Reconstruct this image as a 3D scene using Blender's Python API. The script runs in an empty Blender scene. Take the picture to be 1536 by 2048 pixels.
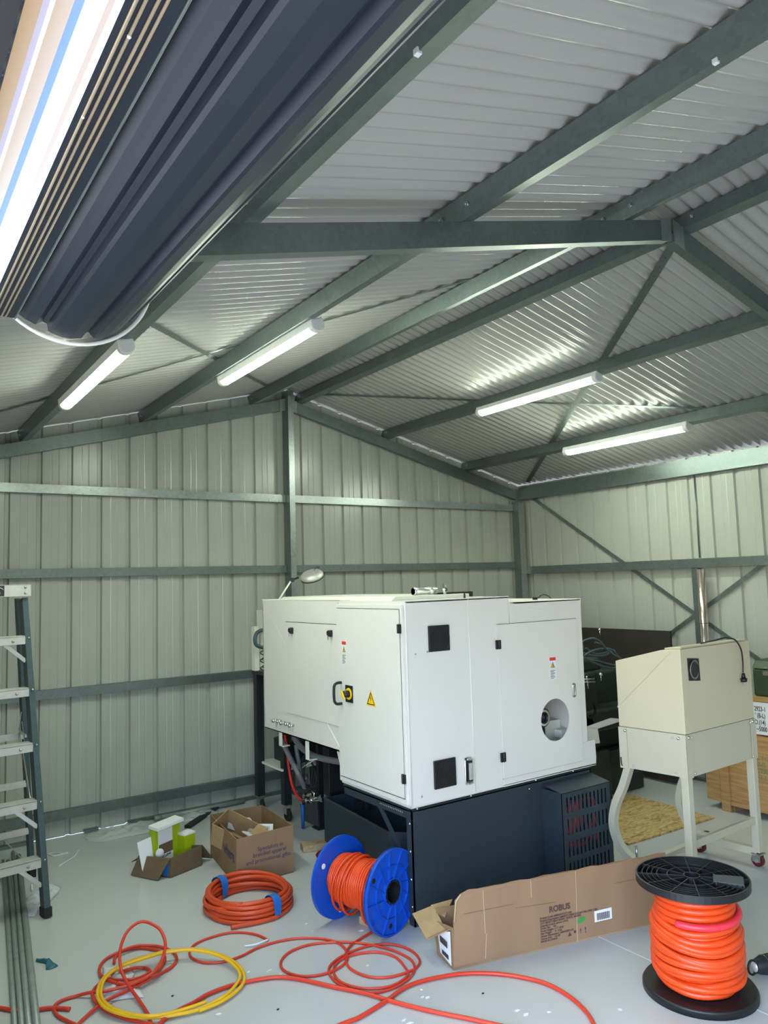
import bpy, bmesh, math, random
from mathutils import Vector, Matrix, Euler, noise
random.seed(7)
PI = math.pi
SC = bpy.context.scene
COL = SC.collection

# ------------------------------------------------------------------ camera
F_PX, YAW, PITCH, ROLL, CAM_H = 1521.6, 0.6022, 0.0916, -0.0306, 1.775
_w = Vector((math.sin(YAW)*math.cos(PITCH), math.cos(YAW)*math.cos(PITCH), math.sin(PITCH)))
_r0 = Vector((math.cos(YAW), -math.sin(YAW), 0)); _u0 = _r0.cross(_w)
_r = math.cos(ROLL)*_r0 + math.sin(ROLL)*_u0
_u = -math.sin(ROLL)*_r0 + math.cos(ROLL)*_u0
EYE = Vector((0, 0, CAM_H))
cd = bpy.data.cameras.new('camera'); cam = bpy.data.objects.new('camera', cd); COL.objects.link(cam)
cam.matrix_world = Matrix(((_r.x, _u.x, -_w.x, EYE.x), (_r.y, _u.y, -_w.y, EYE.y), (_r.z, _u.z, -_w.z, EYE.z), (0, 0, 0, 1)))
cd.sensor_fit = 'VERTICAL'; cd.sensor_height = 24; cd.lens = 24*F_PX/2048
cd.clip_start = 0.02; cd.clip_end = 300
SC.camera = cam

def on(ax, val, px):
    """measured photo point -> point on the real plane axis=val"""
    d = _w*F_PX + _r*(px[0]-768) - _u*(px[1]-1024)
    return EYE + d*((val-EYE[ax])/d[ax])
def fl(px, z=0.0): return on(2, z, px)

# ------------------------------------------------------------------ materials
def mat(name, col, rough=.5, metal=0, spec=.5, bump=None, noise_amt=0, nscale=8, emit=None, trans=0, alpha=1, aniso=None, col2=None, coat=0):
    m = bpy.data.materials.new(name); m.use_nodes = True
    nt = m.node_tree; b = nt.nodes['Principled BSDF']
    b.inputs['Base Color'].default_value = (*col, 1); b.inputs['Roughness'].default_value = rough
    b.inputs['Metallic'].default_value = metal; b.inputs['Specular IOR Level'].default_value = spec
    if coat: b.inputs['Coat Weight'].default_value = coat; b.inputs['Coat Roughness'].default_value = .08
    if trans: b.inputs['Transmission Weight'].default_value = trans
    if alpha < 1: b.inputs['Alpha'].default_value = alpha
    if emit: b.inputs['Emission Color'].default_value = (*emit[0], 1); b.inputs['Emission Strength'].default_value = emit[1]
    if noise_amt or bump or col2:
        tc = nt.nodes.new('ShaderNodeTexCoord'); mp = nt.nodes.new('ShaderNodeMapping')
        nt.links.new(tc.outputs['Object'], mp.inputs['Vector'])
        sc = aniso if aniso else (1, 1, 1); mp.inputs['Scale'].default_value = sc
        n = nt.nodes.new('ShaderNodeTexNoise'); n.inputs['Scale'].default_value = nscale; n.inputs['Detail'].default_value = 6
        nt.links.new(mp.outputs['Vector'], n.inputs['Vector'])
        if noise_amt or col2:
            r = nt.nodes.new('ShaderNodeValToRGB')
            c2 = col2 if col2 else tuple(min(1, c*(1+noise_amt)) for c in col)
            c1 = col if col2 else tuple(c*(1-noise_amt) for c in col)
            r.color_ramp.elements[0].color = (*c1, 1); r.color_ramp.elements[1].color = (*c2, 1)
            r.color_ramp.elements[0].position = .32; r.color_ramp.elements[1].position = .68
            nt.links.new(n.outputs['Fac'], r.inputs['Fac']); nt.links.new(r.outputs['Color'], b.inputs['Base Color'])
        if bump:
            bp = nt.nodes.new('ShaderNodeBump'); bp.inputs['Strength'].default_value = bump[0]; bp.inputs['Distance'].default_value = bump[1]
            nt.links.new(n.outputs['Fac'], bp.inputs['Height']); nt.links.new(bp.outputs['Normal'], b.inputs['Normal'])
    return m

M = {}
M['wall'] = mat('cream wall sheet', (.385, .405, .365), .24, 0, .6, noise_amt=.03, nscale=2)
M['roof'] = mat('pale grey roof sheet', (.375, .372, .35), .25, 0, .6, noise_amt=.04, nscale=1.5)
def galv(name, base, rough):
    m = mat(name, base, rough, .75, .5)
    nt = m.node_tree; b = nt.nodes['Principled BSDF']
    tc = nt.nodes.new('ShaderNodeTexCoord'); v = nt.nodes.new('ShaderNodeTexVoronoi'); v.inputs['Scale'].default_value = 55
    n = nt.nodes.new('ShaderNodeTexNoise'); n.inputs['Scale'].default_value = 5; n.inputs['Detail'].default_value = 5
    nt.links.new(tc.outputs['Object'], v.inputs['Vector']); nt.links.new(tc.outputs['Object'], n.inputs['Vector'])
    mx = nt.nodes.new('ShaderNodeMix'); mx.data_type = 'FLOAT'; mx.inputs[0].default_value = .6
    nt.links.new(v.outputs['Color'], mx.inputs[2]); nt.links.new(n.outputs['Fac'], mx.inputs[3])
    r = nt.nodes.new('ShaderNodeValToRGB')
    r.color_ramp.elements[0].position = .25; r.color_ramp.elements[1].position = .8
    r.color_ramp.elements[0].color = (*[c*.86 for c in base], 1); r.color_ramp.elements[1].color = (*[min(1, c*1.14) for c in base], 1)
    nt.links.new(mx.outputs[0], r.inputs['Fac']); nt.links.new(r.outputs['Color'], b.inputs['Base Color'])
    mr = nt.nodes.new('ShaderNodeMapRange'); mr.inputs['To Min'].default_value = rough-.08; mr.inputs['To Max'].default_value = rough+.12
    nt.links.new(mx.outputs[0], mr.inputs['Value']); nt.links.new(mr.outputs['Result'], b.inputs['Roughness'])
    return m
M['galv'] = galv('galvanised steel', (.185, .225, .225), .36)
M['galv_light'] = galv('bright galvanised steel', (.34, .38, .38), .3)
M['white_machine'] = mat('white powder coat', (.74, .72, .69), .42, 0, .45, noise_amt=.015, nscale=3)
M['white_warm'] = mat('off white powder coat', (.78, .775, .70), .45, 0, .4, noise_amt=.02, nscale=3)
M['navy'] = mat('dark blue grey powder coat', (.022, .036, .050), .5, 0, .45, noise_amt=.06, nscale=14, bump=(.08, .002))
M['navy_dark'] = mat('dark steel', (.012, .015, .02), .5, 0, .5)
M['black'] = mat('black plastic', (.008, .009, .012), .45, 0, .5)
M['black_rough'] = mat('black rubber', (.015, .015, .016), .75)
M['chrome'] = mat('chrome', (.75, .76, .76), .16, 1)
M['silver'] = mat('polished silver', (.88, .88, .87), .28, .85)
M['steel'] = mat('steel fittings', (.5, .51, .5), .3, 1)
M['cream'] = mat('cream powder coat', (.55, .50, .36), .42, 0, .5, noise_amt=.02, nscale=3)
M['cream_pale'] = mat('pale cream powder coat', (.51, .48, .38), .45, 0, .5)
M['card'] = mat('brown cardboard', (.29, .18, .10), .8, 0, .2, noise_amt=.07, nscale=9, bump=(.12, .003))
M['card_pink'] = mat('kraft cardboard', (.31, .19, .115), .8, 0, .2, noise_amt=.06, nscale=7, bump=(.15, .003), aniso=(1, 1, .2))
M['card_in'] = mat('cardboard inside', (.38, .26, .135), .85, 0, .2, noise_amt=.08, nscale=14)
M['card_edge'] = mat('cardboard cut edge', (.55, .42, .27), .85, 0, .2)
M['card_dark'] = mat('dull brown cardboard', (.15, .105, .062), .85, 0, .2, noise_amt=.08, nscale=8)
M['orange_floor'] = mat('orange red cable sheath', (.58, .064, .016), .38, 0, .5, noise_amt=.05, nscale=10)
M['orange'] = mat('orange cable sheath', (.72, .064, .008), .36, 0, .5, noise_amt=.05, nscale=10)
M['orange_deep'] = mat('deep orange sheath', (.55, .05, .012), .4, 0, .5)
M['red'] = mat('red orange cable sheath', (.60, .042, .018), .38, 0, .5)
M['coral'] = mat('faded coral sheath band', (.80, .035, .06), .38)
M['yellow'] = mat('yellow air hose', (.80, .46, .012), .35)
M['blue'] = mat('blue moulded plastic', (.004, .075, .52), .42, 0, .45)
M['tape'] = mat('blue tape', (.01, .13, .50), .5)
M['white_paper'] = mat('white paper', (.78, .79, .82), .7, noise_amt=.03)
M['cloth'] = mat('white cloth', (.62, .63, .68), .9, noise_amt=.12, nscale=20)
M['lime'] = mat('lime green card', (.36, .46, .006), .5)
M['ink'] = mat('black print', (.03, .025, .03), .6)
M['ink_brown'] = mat('brown print', (.09, .05, .045), .7)
M['ink_purple'] = mat('purple print', (.07, .05, .12), .7)
M['ink_green'] = mat('green print', (.10, .25, .13), .7)
M['leaf_green'] = mat('green print oval', (.05, .28, .07), .6)
M['sign_yellow'] = mat('warning yellow', (.95, .62, .01), .45)
M['sign_red'] = mat('warning red', (.75, .04, .02), .45)
M['led_body'] = mat('light fitting body', (.72, .73, .71), .4)
M['clear'] = mat('clear plastic film', (.8, .85, .86), .12, 0, .6, alpha=.35)
M['red_hose'] = mat('red hose', (.65, .02, .02), .35)
M['grey_hose'] = mat('grey ribbed hose', (.17, .175, .19), .45)
M['dark_green'] = mat('old dark green machine paint', (.012, .022, .020), .42, 0, .5, noise_amt=.3, nscale=9)
M['green_case'] = mat('olive green paint', (.035, .060, .028), .5, 0, .4, noise_amt=.15, nscale=12)
M['board'] = mat('dark brown board', (.022, .018, .014), .7, noise_amt=.2)
M['alu'] = mat('worn aluminium', (.62, .62, .60), .45, .5, noise_amt=.05, nscale=30)
M['fibre'] = mat('blue grey fibreglass', (.05, .085, .10), .45, 0, .5, noise_amt=.12, nscale=30)
M['curtain'] = mat('dark blue door curtain', (.011, .017, .031), .38, 0, .5)
M['dark_fascia'] = mat('dark blue fascia', (.006, .008, .015), .6)
M['fascia_ground_refl'] = mat('tan ground reflection on flashing', (.27, .175, .10), .3, 0, .7)  # this tan and the blue and lilac below are painted reflections
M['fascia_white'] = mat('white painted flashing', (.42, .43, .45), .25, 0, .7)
M['fascia_sky_refl'] = mat('blue sky reflection on flashing', (.12, .19, .36), .25, 0, .7)
M['fascia_lilac_refl'] = mat('lilac reflection on flashing', (.30, .26, .33), .3, 0, .7)
M['brass'] = mat('tan seal rib', (.30, .23, .15), .4)
M['pink_tub'] = mat('maroon plastic', (.16, .01, .015), .45)
M['grey_tub'] = mat('dark grey tub plastic', (.06, .07, .075), .6)
M['teal'] = mat('teal tape scrap', (.02, .13, .18), .5)
M['maroon_wheel'] = mat('maroon caster tyre', (.10, .006, .012), .4)
M['trace'] = mat('shiny copper pipe', (.74, .62, .58), .16, .9)
M['concrete_out'] = mat('outdoor concrete', (.30, .27, .23), .9, noise_amt=.1, nscale=2)
M['pvc'] = mat('galvanised pipe', (.26, .30, .285), .4, .2, noise_amt=.12, nscale=20)

def wood(name, c1, c2, scale=6, ani=(1, 1, 12), rough=.65):
    return mat(name, c1, rough, 0, .3, bump=(.15, .002), nscale=scale, aniso=ani, col2=c2)
M['crate'] = wood('pine crate boards', (.36, .20, .085), (.52, .31, .13), 5, (1, 1.2, 14))
M['timber'] = wood('rough pine offcut', (.36, .26, .15), (.52, .40, .25), 8, (2, 14, 14))
m = M['osb'] = mat('oriented strand board', (.4, .28, .12), .75, 0, .25)
nt = m.node_tree; b = nt.nodes['Principled BSDF']; tc = nt.nodes.new('ShaderNodeTexCoord'); mp = nt.nodes.new('ShaderNodeMapping')
mp.inputs['Scale'].default_value = (9, 26, 9); nt.links.new(tc.outputs['Object'], mp.inputs[0])
n = nt.nodes.new('ShaderNodeTexNoise'); n.inputs['Scale'].default_value = 1.4; n.inputs['Detail'].default_value = 5; n.inputs['Distortion'].default_value = 1.5
nt.links.new(mp.outputs[0], n.inputs['Vector']); r = nt.nodes.new('ShaderNodeValToRGB'); nt.links.new(n.outputs['Fac'], r.inputs[0])
r.color_ramp.elements[0].color = (.27, .16, .055, 1); r.color_ramp.elements[0].position = .3; r.color_ramp.elements[1].color = (.58, .43, .20, 1); r.color_ramp.elements[1].position = .62
nt.links.new(r.outputs[0], b.inputs['Base Color'])
m = M['floor'] = mat('grey epoxy floor', (.42, .44, .44), .16, 0, .5)
nt = m.node_tree; b = nt.nodes['Principled BSDF']; tc = nt.nodes.new('ShaderNodeTexCoord')
n = nt.nodes.new('ShaderNodeTexNoise'); n.inputs['Scale'].default_value = 1.1; n.inputs['Detail'].default_value = 2; nt.links.new(tc.outputs['Object'], n.inputs['Vector'])
r = nt.nodes.new('ShaderNodeValToRGB'); nt.links.new(n.outputs['Fac'], r.inputs[0])
r.color_ramp.elements[0].color = (.49, .515, .52, 1); r.color_ramp.elements[0].position = 0; r.color_ramp.elements[1].color = (.53, .555, .56, 1); r.color_ramp.elements[1].position = 1
nt.links.new(r.outputs[0], b.inputs['Base Color'])
mr = nt.nodes.new('ShaderNodeMapRange'); mr.inputs['To Min'].default_value = .16; mr.inputs['To Max'].default_value = .34
nt.links.new(n.outputs['Fac'], mr.inputs['Value']); b.inputs['Roughness'].default_value = .22
n2 = nt.nodes.new('ShaderNodeTexNoise'); n2.inputs['Scale'].default_value = 2.2; nt.links.new(tc.outputs['Object'], n2.inputs['Vector'])
bp = nt.nodes.new('ShaderNodeBump'); bp.inputs['Strength'].default_value = .1; bp.inputs['Distance'].default_value = .02
M['led'] = mat('lit diffuser', (1, 1, 1), .4, emit=((.90, 1.0, .80), 34))

# ------------------------------------------------------------------ mesh builder
class MB:
    def __init__(s): s.v = []; s.f = []; s.mi = []; s.sm = []; s.cur = 0
    def add(s, vs, fs, smooth=False):
        o = len(s.v); s.v += [tuple(v) for v in vs]
        for f in fs: s.f.append([o+i for i in f]); s.mi.append(s.cur); s.sm.append(smooth)
    def box(s, a, b, mtx=None):
        x0, x1 = sorted((a[0], b[0])); y0, y1 = sorted((a[1], b[1])); z0, z1 = sorted((a[2], b[2]))
        vs = [Vector(p) for p in ((x0, y0, z0), (x1, y0, z0), (x1, y1, z0), (x0, y1, z0), (x0, y0, z1), (x1, y0, z1), (x1, y1, z1), (x0, y1, z1))]
        if mtx: vs = [mtx @ v for v in vs]
        s.add(vs, [(0, 3, 2, 1), (4, 5, 6, 7), (0, 1, 5, 4), (1, 2, 6, 5), (2, 3, 7, 6), (3, 0, 4, 7)])
    def prism(s, poly, e):
        """closed polygon (3d points) pushed along e"""
        n = len(poly); e = Vector(e); P = [Vector(p) for p in poly]
        s.add(P+[p+e for p in P], [tuple(range(n))[::-1], tuple(range(n, 2*n))]+[(i, (i+1) % n, n+(i+1) % n, n+i) for i in range(n)])
    def bar(s, p, q, w, h, up=(0, 0, 1)):
        p, q = Vector(p), Vector(q); d = (q-p).normalized(); up = Vector(up)
        if abs(d.dot(up)) > .98: up = Vector((0, 1, 0))
        a = d.cross(up).normalized()*(w/2); b = a.cross(d).normalized()*(h/2)
        s.prism([p+a+b, p-a+b, p-a-b, p+a-b], q-p)
    def cyl(s, p, q, r, n=16, r2=None, caps=True):
        p, q = Vector(p), Vector(q); r2 = r if r2 is None else r2; d = (q-p).normalized()
        t = Vector((0, 0, 1)) if abs(d.z) < .9 else Vector((1, 0, 0)); a = d.cross(t).normalized(); b = d.cross(a)
        vs = []
        for k in range(n):
            c = math.cos(2*PI*k/n)*a+math.sin(2*PI*k/n)*b; vs.append(p+c*r)
        for k in range(n):
            c = math.cos(2*PI*k/n)*a+math.sin(2*PI*k/n)*b; vs.append(q+c*r2)
        s.add(vs, [(k, (k+1) % n, n+(k+1) % n, n+k) for k in range(n)], True)
        if caps: s.add(vs, [tuple(range(n))[::-1], tuple(range(n, 2*n))])
    def tube(s, pts, r, n=8, closed=False, rf=None, flat=1.0):
        P = [Vector(p) for p in pts]; N = len(P)
        if N < 2: return
        tan = []
        for i in range(N):
            a = P[(i-1) % N] if closed or i else P[0]; b = P[(i+1) % N] if closed or i < N-1 else P[-1]
            t = (b-a); tan.append(t.normalized() if t.length > 1e-9 else Vector((1, 0, 0)))
        up = Vector((0, 0, 1)) if abs(tan[0].z) < .9 else Vector((1, 0, 0))
        nrm = (up-tan[0]*up.dot(tan[0])).normalized(); vs = []
        for i in range(N):
            nrm = (nrm-tan[i]*nrm.dot(tan[i])); nrm = nrm.normalized() if nrm.length > 1e-6 else Vector((0, 1, 0))
            bi = tan[i].cross(nrm); rr = rf(i) if rf else r
            for k in range(n):
                an = 2*PI*k/n; vs.append(P[i]+(nrm*math.cos(an)*flat+bi*math.sin(an))*rr)
        fs = []
        for i in range(N if closed else N-1):
            j = (i+1) % N
            for k in range(n): fs.append((i*n+k, i*n+(k+1) % n, j*n+(k+1) % n, j*n+k))
        s.add(vs, fs, True)
        if not closed: s.add(vs, [tuple(range(n))[::-1], tuple(range((N-1)*n, N*n))])
    def ring(s, c, ax, r0, r1, h, n=32):
        """flat annular disc"""
        c = Vector(c); ax = Vector(ax).normalized(); t = Vector((0, 0, 1)) if abs(ax.z) < .9 else Vector((1, 0, 0))
        a = ax.cross(t).normalized(); b = ax.cross(a); vs = []
        for (r, o) in ((r0, -h/2), (r1, -h/2), (r1, h/2), (r0, h/2)):
            for k in range(n): vs.append(c+ax*o+(a*math.cos(2*PI*k/n)+b*math.sin(2*PI*k/n))*r)
        fs = []
        for q in range(4):
            for k in range(n): fs.append((q*n+k, q*n+(k+1) % n, ((q+1) % 4)*n+(k+1) % n, ((q+1) % 4)*n+k))
        s.add(vs, fs)
    def disc(s, c, ax, r, h, n=32):
        c = Vector(c); ax = Vector(ax).normalized(); s.cyl(c-ax*h/2, c+ax*h/2, r, n)
    def sphere(s, c, r, n=8, sq=(1, 1, 1)):
        c = Vector(c); vs = []; fs = []
        for i in range(n+1):
            th = PI*i/n
            for k in range(2*n):
                ph = PI*k/n; vs.append(c+Vector((math.sin(th)*math.cos(ph)*r*sq[0], math.sin(th)*math.sin(ph)*r*sq[1], math.cos(th)*r*sq[2])))
        for i in range(n):
            for k in range(2*n): fs.append((i*2*n+k, (i+1)*2*n+k, (i+1)*2*n+(k+1) % (2*n), i*2*n+(k+1) % (2*n)))
        s.add(vs, fs, True)
    def build(s, name, mats, parent=None, bevel=0, label=None):
        me = bpy.data.meshes.new(name); me.from_pydata(s.v, [], s.f)
        ms = mats if isinstance(mats, (list, tuple)) else [mats]
        for q in ms: me.materials.append(M[q] if isinstance(q, str) else q)
        for p, i, sm in zip(me.polygons, s.mi, s.sm): p.material_index = i; p.use_smooth = sm
        bm = bmesh.new(); bm.from_mesh(me); bmesh.ops.remove_doubles(bm, verts=bm.verts, dist=1e-5)
        bmesh.ops.recalc_face_normals(bm, faces=bm.faces); bm.to_mesh(me); bm.free()
        o = bpy.data.objects.new(name, me); COL.objects.link(o)
        if parent is not None:
            o.parent = parent; o.matrix_parent_inverse = (parent_world(parent)).inverted()
        if bevel:
            md = o.modifiers.new('bevel', 'BEVEL'); md.width = bevel; md.segments = 2; md.limit_method = 'ANGLE'; md.angle_limit = .6
        if label: o['label'] = label
        return o
def parent_world(o):
    m = o.matrix_basis.copy()
    if o.parent is not None: m = parent_world(o.parent) @ o.matrix_parent_inverse @ m
    return m
def tag(o, label, cat, group=None, kind=None):
    if label: o['label'] = label
    if cat: o['category'] = cat
    if group: o['group'] = group
    if kind: o['kind'] = kind
    return o
def struct(mb, name, m, label=None, **k):
    o = mb.build(name, m, **k); o['kind'] = 'structure'
    if label: o['label'] = label
    return o
def thing(name, label, cat, loc, group=None):
    o = bpy.data.objects.new(name, None); COL.objects.link(o); o.location = loc; o.empty_display_size = .1
    return tag(o, label, cat, group)
def part(name, m, parent, fn, bevel=0, label=None):
    mb = MB(); fn(mb); return mb.build(name, m, parent, bevel, label)
def kids(o): return [c for c in list(bpy.data.objects) if c.parent == o]
def dup(root, delta, label, group=None):
    r = root.copy(); COL.objects.link(r); r.location = root.location+Vector(delta); r['label'] = label
    if group: r['group'] = group
    for c in kids(root):
        d = c.copy(); COL.objects.link(d); d.parent = r
        for g in kids(c):
            e = g.copy(); COL.objects.link(e); e.parent = d
    return r
def smooth_path(pts, k=6, closed=False):
    P = [Vector(p) for p in pts]; N = len(P); out = []
    rng = N if closed else N-1
    for i in range(rng):
        g = (lambda j: P[j % N]) if closed else (lambda j: P[max(0, min(N-1, j))])
        p0, p1, p2, p3 = g(i-1), g(i), g(i+1), g(i+2)
        for t in range(k):
            u = t/k
            out.append(.5*((2*p1)+(-p0+p2)*u+(2*p0-5*p1+4*p2-p3)*u*u+(-p0+3*p1-3*p2+p3)*u**3))
    if not closed: out.append(P[-1])
    return out
def text(name, body, size, m, parent, origin, xdir, ydir, depth=.0006, align='LEFT', label=None, space=1.0, bold=0, sx=1.0):
    cu = bpy.data.curves.new(name, 'FONT'); cu.body = body; cu.size = size; cu.extrude = depth; cu.align_x = align; cu.space_line = space; cu.offset = bold
    cu.resolution_u = 3
    tmp = bpy.data.objects.new('tmp', cu); COL.objects.link(tmp)
    bpy.context.view_layer.update()
    me = bpy.data.meshes.new_from_object(tmp.evaluated_get(bpy.context.evaluated_depsgraph_get()))
    bpy.data.objects.remove(tmp); bpy.data.curves.remove(cu)
    x = Vector(xdir).normalized(); y = Vector(ydir); y = (y-x*y.dot(x)).normalized(); z = x.cross(y)
    mtx = Matrix(((x.x, y.x, z.x, origin[0]), (x.y, y.y, z.y, origin[1]), (x.z, y.z, z.z, origin[2]), (0, 0, 0, 1)))
    me.transform(Matrix.Diagonal((sx, 1, 1, 1))); me.transform(mtx); me.materials.clear(); me.materials.append(M[m])
    o = bpy.data.objects.new(name, me); COL.objects.link(o); o.parent = parent; o.matrix_parent_inverse = parent_world(parent).inverted()
    if label: o['label'] = label
    return o

# ================================================================== SHED
D, W, XR, TS = 6.09, 6.00, 3.124, math.tan(.2526)
YF, XL = -4.6, .20                      # front gable and door wall
def zr(x): return 3.345-abs(x-XR)*TS     # underside of the rafters
# floor slab
mb = MB(); mb.box((XL-.02, YF-.05, -.12), (W+.06, D+.05, 0)); o = struct(mb, 'floor', 'floor', 'pale grey glossy epoxy painted floor')
mb = MB(); mb.box((-14, -14, -.30), (16, 16, -.122)); g = mb.build('outdoor_slab', 'concrete_out'); g['kind'] = 'structure'; g['label'] = 'sunlit ground outside the shed'
def pan_profile(L, pitch, start, sgn):
    """(distance, offset) polyline for rib-and-pan wall sheet; offset away from the room is positive"""
    pts = [(0, 0)]; x = start % pitch
    while x < L:
        for dx, o in ((-.020, 0), (-.012, .022), (.012, .022), (.020, 0), (pitch/2-.030, 0), (pitch/2-.026, .0015), (pitch/2-.020, 0), (pitch/2+.020, 0), (pitch/2+.026, .0015), (pitch/2+.030, 0)):
            if 0 < x+dx < L: pts.append((x+dx, o))
        x += pitch
    pts.append((L, 0)); return sorted(pts)
def wall_sheet(mb, fn, L, pitch, start, ztop, z0=.0012):
    P = pan_profile(L, pitch, start, 1); vs = []; fs = []
    for d, o in P:
        vs += [fn(d, o, z0), fn(d, o, ztop(d))]
    for i in range(len(P)-1): fs.append((2*i, 2*i+2, 2*i+3, 2*i+1))
    mb.add(vs, fs)
mb = MB(); wall_sheet(mb, lambda d, o, z: (XL+d, D+o, z), XR-XL, .2167, 1.076-XL, lambda d: zr(XL+d)+.191)
wall_sheet(mb, lambda d, o, z: (XR+d, D+o, z), W-XR, .2170, 3.274-XR, lambda d: zr(XR+d)+.188)
struct(mb, 'wall_back', 'wall', 'pale grey ribbed sheet gable wall')
mb = MB(); wall_sheet(mb, lambda d, o, z: (W+o, D-d, z), D-YF, .2175, D-5.491, lambda d: 2.788)
struct(mb, 'wall_right', 'wall', 'cream ribbed sheet side wall')
mb = MB(); wall_sheet(mb, lambda d, o, z: (XL-o, D-d, z), D-1.93-.22, .2175, .1, lambda d: 2.80)
wall_sheet(mb, lambda d, o, z: (XL-o, -1.95-d, z), -1.95-YF, .2175, .1, lambda d: 2.80)
struct(mb, 'wall_left', 'wall')
mb = MB(); wall_sheet(mb, lambda d, o, z: (XL+d, YF-o, z), W-XL, .2175, .1, lambda d: zr(XL+d)+.175)
struct(mb, 'wall_front', 'wall')
# corrugated roof: waves run down the slope, so the profile varies along Y
mb = MB()
def roof(x0, x1):
    n = int((D+.12-YF+.1)/.0076); vs = []; fs = []
    for i in range(n+1):
        y = YF-.1+i*.0076; cw = math.cos(2*PI*y/.076); w = .0098*math.copysign(abs(cw)**.75, cw)
        for x in (x0, x1): vs.append((x, y, zr(x)+.2025+w))
    for i in range(n): fs.append((2*i, 2*i+2, 2*i+3, 2*i+1))
    mb.add(vs, fs, True)
roof(XR, W+.13); roof(XL-.02, XR)
struct(mb, 'ceiling', 'roof', 'pale corrugated metal roof lining')
mb = MB(); mb.prism([(XR-.2, YF-.1, zr(XR-.2)+.222), (XR, YF-.1, zr(XR)+.24), (XR+.2, YF-.1, zr(XR+.2)+.222), (XR+.2, YF-.1, zr(XR+.2)+.23), (XR, YF-.1, zr(XR)+.25), (XR-.2, YF-.1, zr(XR-.2)+.23)], (0, D-YF+.2, 0))
struct(mb, 'trim_1', 'roof')
mb = MB()
for a, b_ in ((XL+.05, 1.02), (1.40, 1.50), (1.72, XR-.05), (XR+.06, W-.1)): mb.box((a, D-.045, .0005), (b_, D-.004, .024))
struct(mb, 'trim_2', 'galv', 'thin steel base angle along the gable wall')

mb = MB(); mb.box((W-.045, YF, .0005), (W-.004, D-.05, .024)); struct(mb, 'trim_5', 'galv', 'thin steel base angle along the right wall')
def c_section(mb, p, q, up, side, h, w, lip=.014, t=.003):
    """C profile swept p->q. p is the web's lower edge; web rises along up, flanges go along side"""
    p, q, up, side = Vector(p), Vector(q), Vector(up).normalized(), Vector(side).normalized()
    c = [(0, 0), (w, 0), (w, lip), (w-t, lip), (w-t, t), (t, t), (t, h-t), (w-t, h-t), (w-t, h-lip), (w, h-lip), (w, h), (0, h)]
    poly = [p+side*a+up*b for a, b in c]; n = len(c); e = q-p
    mb.add(poly+[v+e for v in poly], [(i, (i+1) % n, n+(i+1) % n, n+i) for i in range(n)])
    for quad in ((0, 1, 4, 5), (0, 5, 6, 11), (6, 7, 10, 11), (1, 2, 3, 4), (7, 8, 9, 10)):
        mb.add([poly[k] for k in quad], [(0, 1, 2, 3)]); mb.add([poly[k]+e for k in quad], [(0, 1, 2, 3)])
def bolts(mb, pts, ax, r=.009, h=.007):
    for p in pts:
        p = Vector(p); a = Vector(ax).normalized(); mb.cyl(p, p+a*h, r, 6); mb.cyl(p+a*h, p+a*(h+.008), r*.5, 8)
sl = math.atan(TS); UPL = Vector((-math.sin(sl), 0, math.cos(sl))); UPR = Vector((math.sin(sl), 0, math.cos(sl)))
SDL = Vector((math.cos(sl), 0, math.sin(sl))); SDR = Vector((math.cos(sl), 0, -math.sin(sl)))
G = 'roof purlins'
for x, lab in ((.935, 'galvanised roof purlin nearest the roller door, above the leftmost tube light'),
               (1.815, 'galvanised roof purlin second from the roller door, carrying the second tube light'),
               (2.775, 'galvanised roof purlin just left of the ridge'),
               (3.215, 'galvanised roof purlin just right of the ridge, passing the portal apex'),
               (4.165, 'galvanised roof purlin right of the ridge carrying the third tube light'),
               (5.175, 'galvanised roof purlin nearest the right wall eave, carrying the rightmost tube light')):
    up, sd = (UPL, SDL) if x < XR else (UPR, SDR)
    t = thing('roof_purlin', lab, 'purlin', (x, D-.02, zr(x)+.1), G)
    part('channel', 'galv', t, lambda mb: c_section(mb, (x, YF+.02, zr(x)+.101), (x, D-.012, zr(x)+.101), up, sd, .083, .058))
    for y in (2.02, 2.17, 5.99):
        part('bolt', 'steel', t, lambda mb: bolts(mb, [Vector((x, y, zr(x)+.101))+up*.045], -sd))
# portal rafters
def rafter(y0, lab, side):
    t = thing('portal_rafter', lab, 'rafter', (XR+side*.05, y0, zr(XR)), 'portal frame rafters')
    x0, x1 = (XL+.12, XR-.012) if side < 0 else (XR+.012, W-.10)
    def f(mb): c_section(mb, (x0, y0, zr(x0)), (x1, y0, zr(x1)), (0, 0, 1), (0, 1, 0), .099, .05)
    part('channel', 'galv', t, f)
    def g(mb):
        xs = XR+side*.012
        mb.prism([(xs, y0-.004, zr(xs)-.006), (xs+side*.075, y0-.004, zr(xs+side*.075)-.006), (xs+side*.075, y0-.004, zr(xs+side*.075)+.104), (xs, y0-.004, zr(xs)+.104)], (0, .003, 0))
    part('apex_plate', 'galv_light', t, g)
rafter(2.065, 'galvanised rafter of the near portal frame, running left from its apex', -1)
rafter(2.065, 'galvanised rafter of the near portal frame, running down to the right edge', 1)
rafter(6.015, 'galvanised gable rafter left of the centre post', -1)
rafter(6.015, 'galvanised gable rafter right of the centre post', 1)
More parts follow.
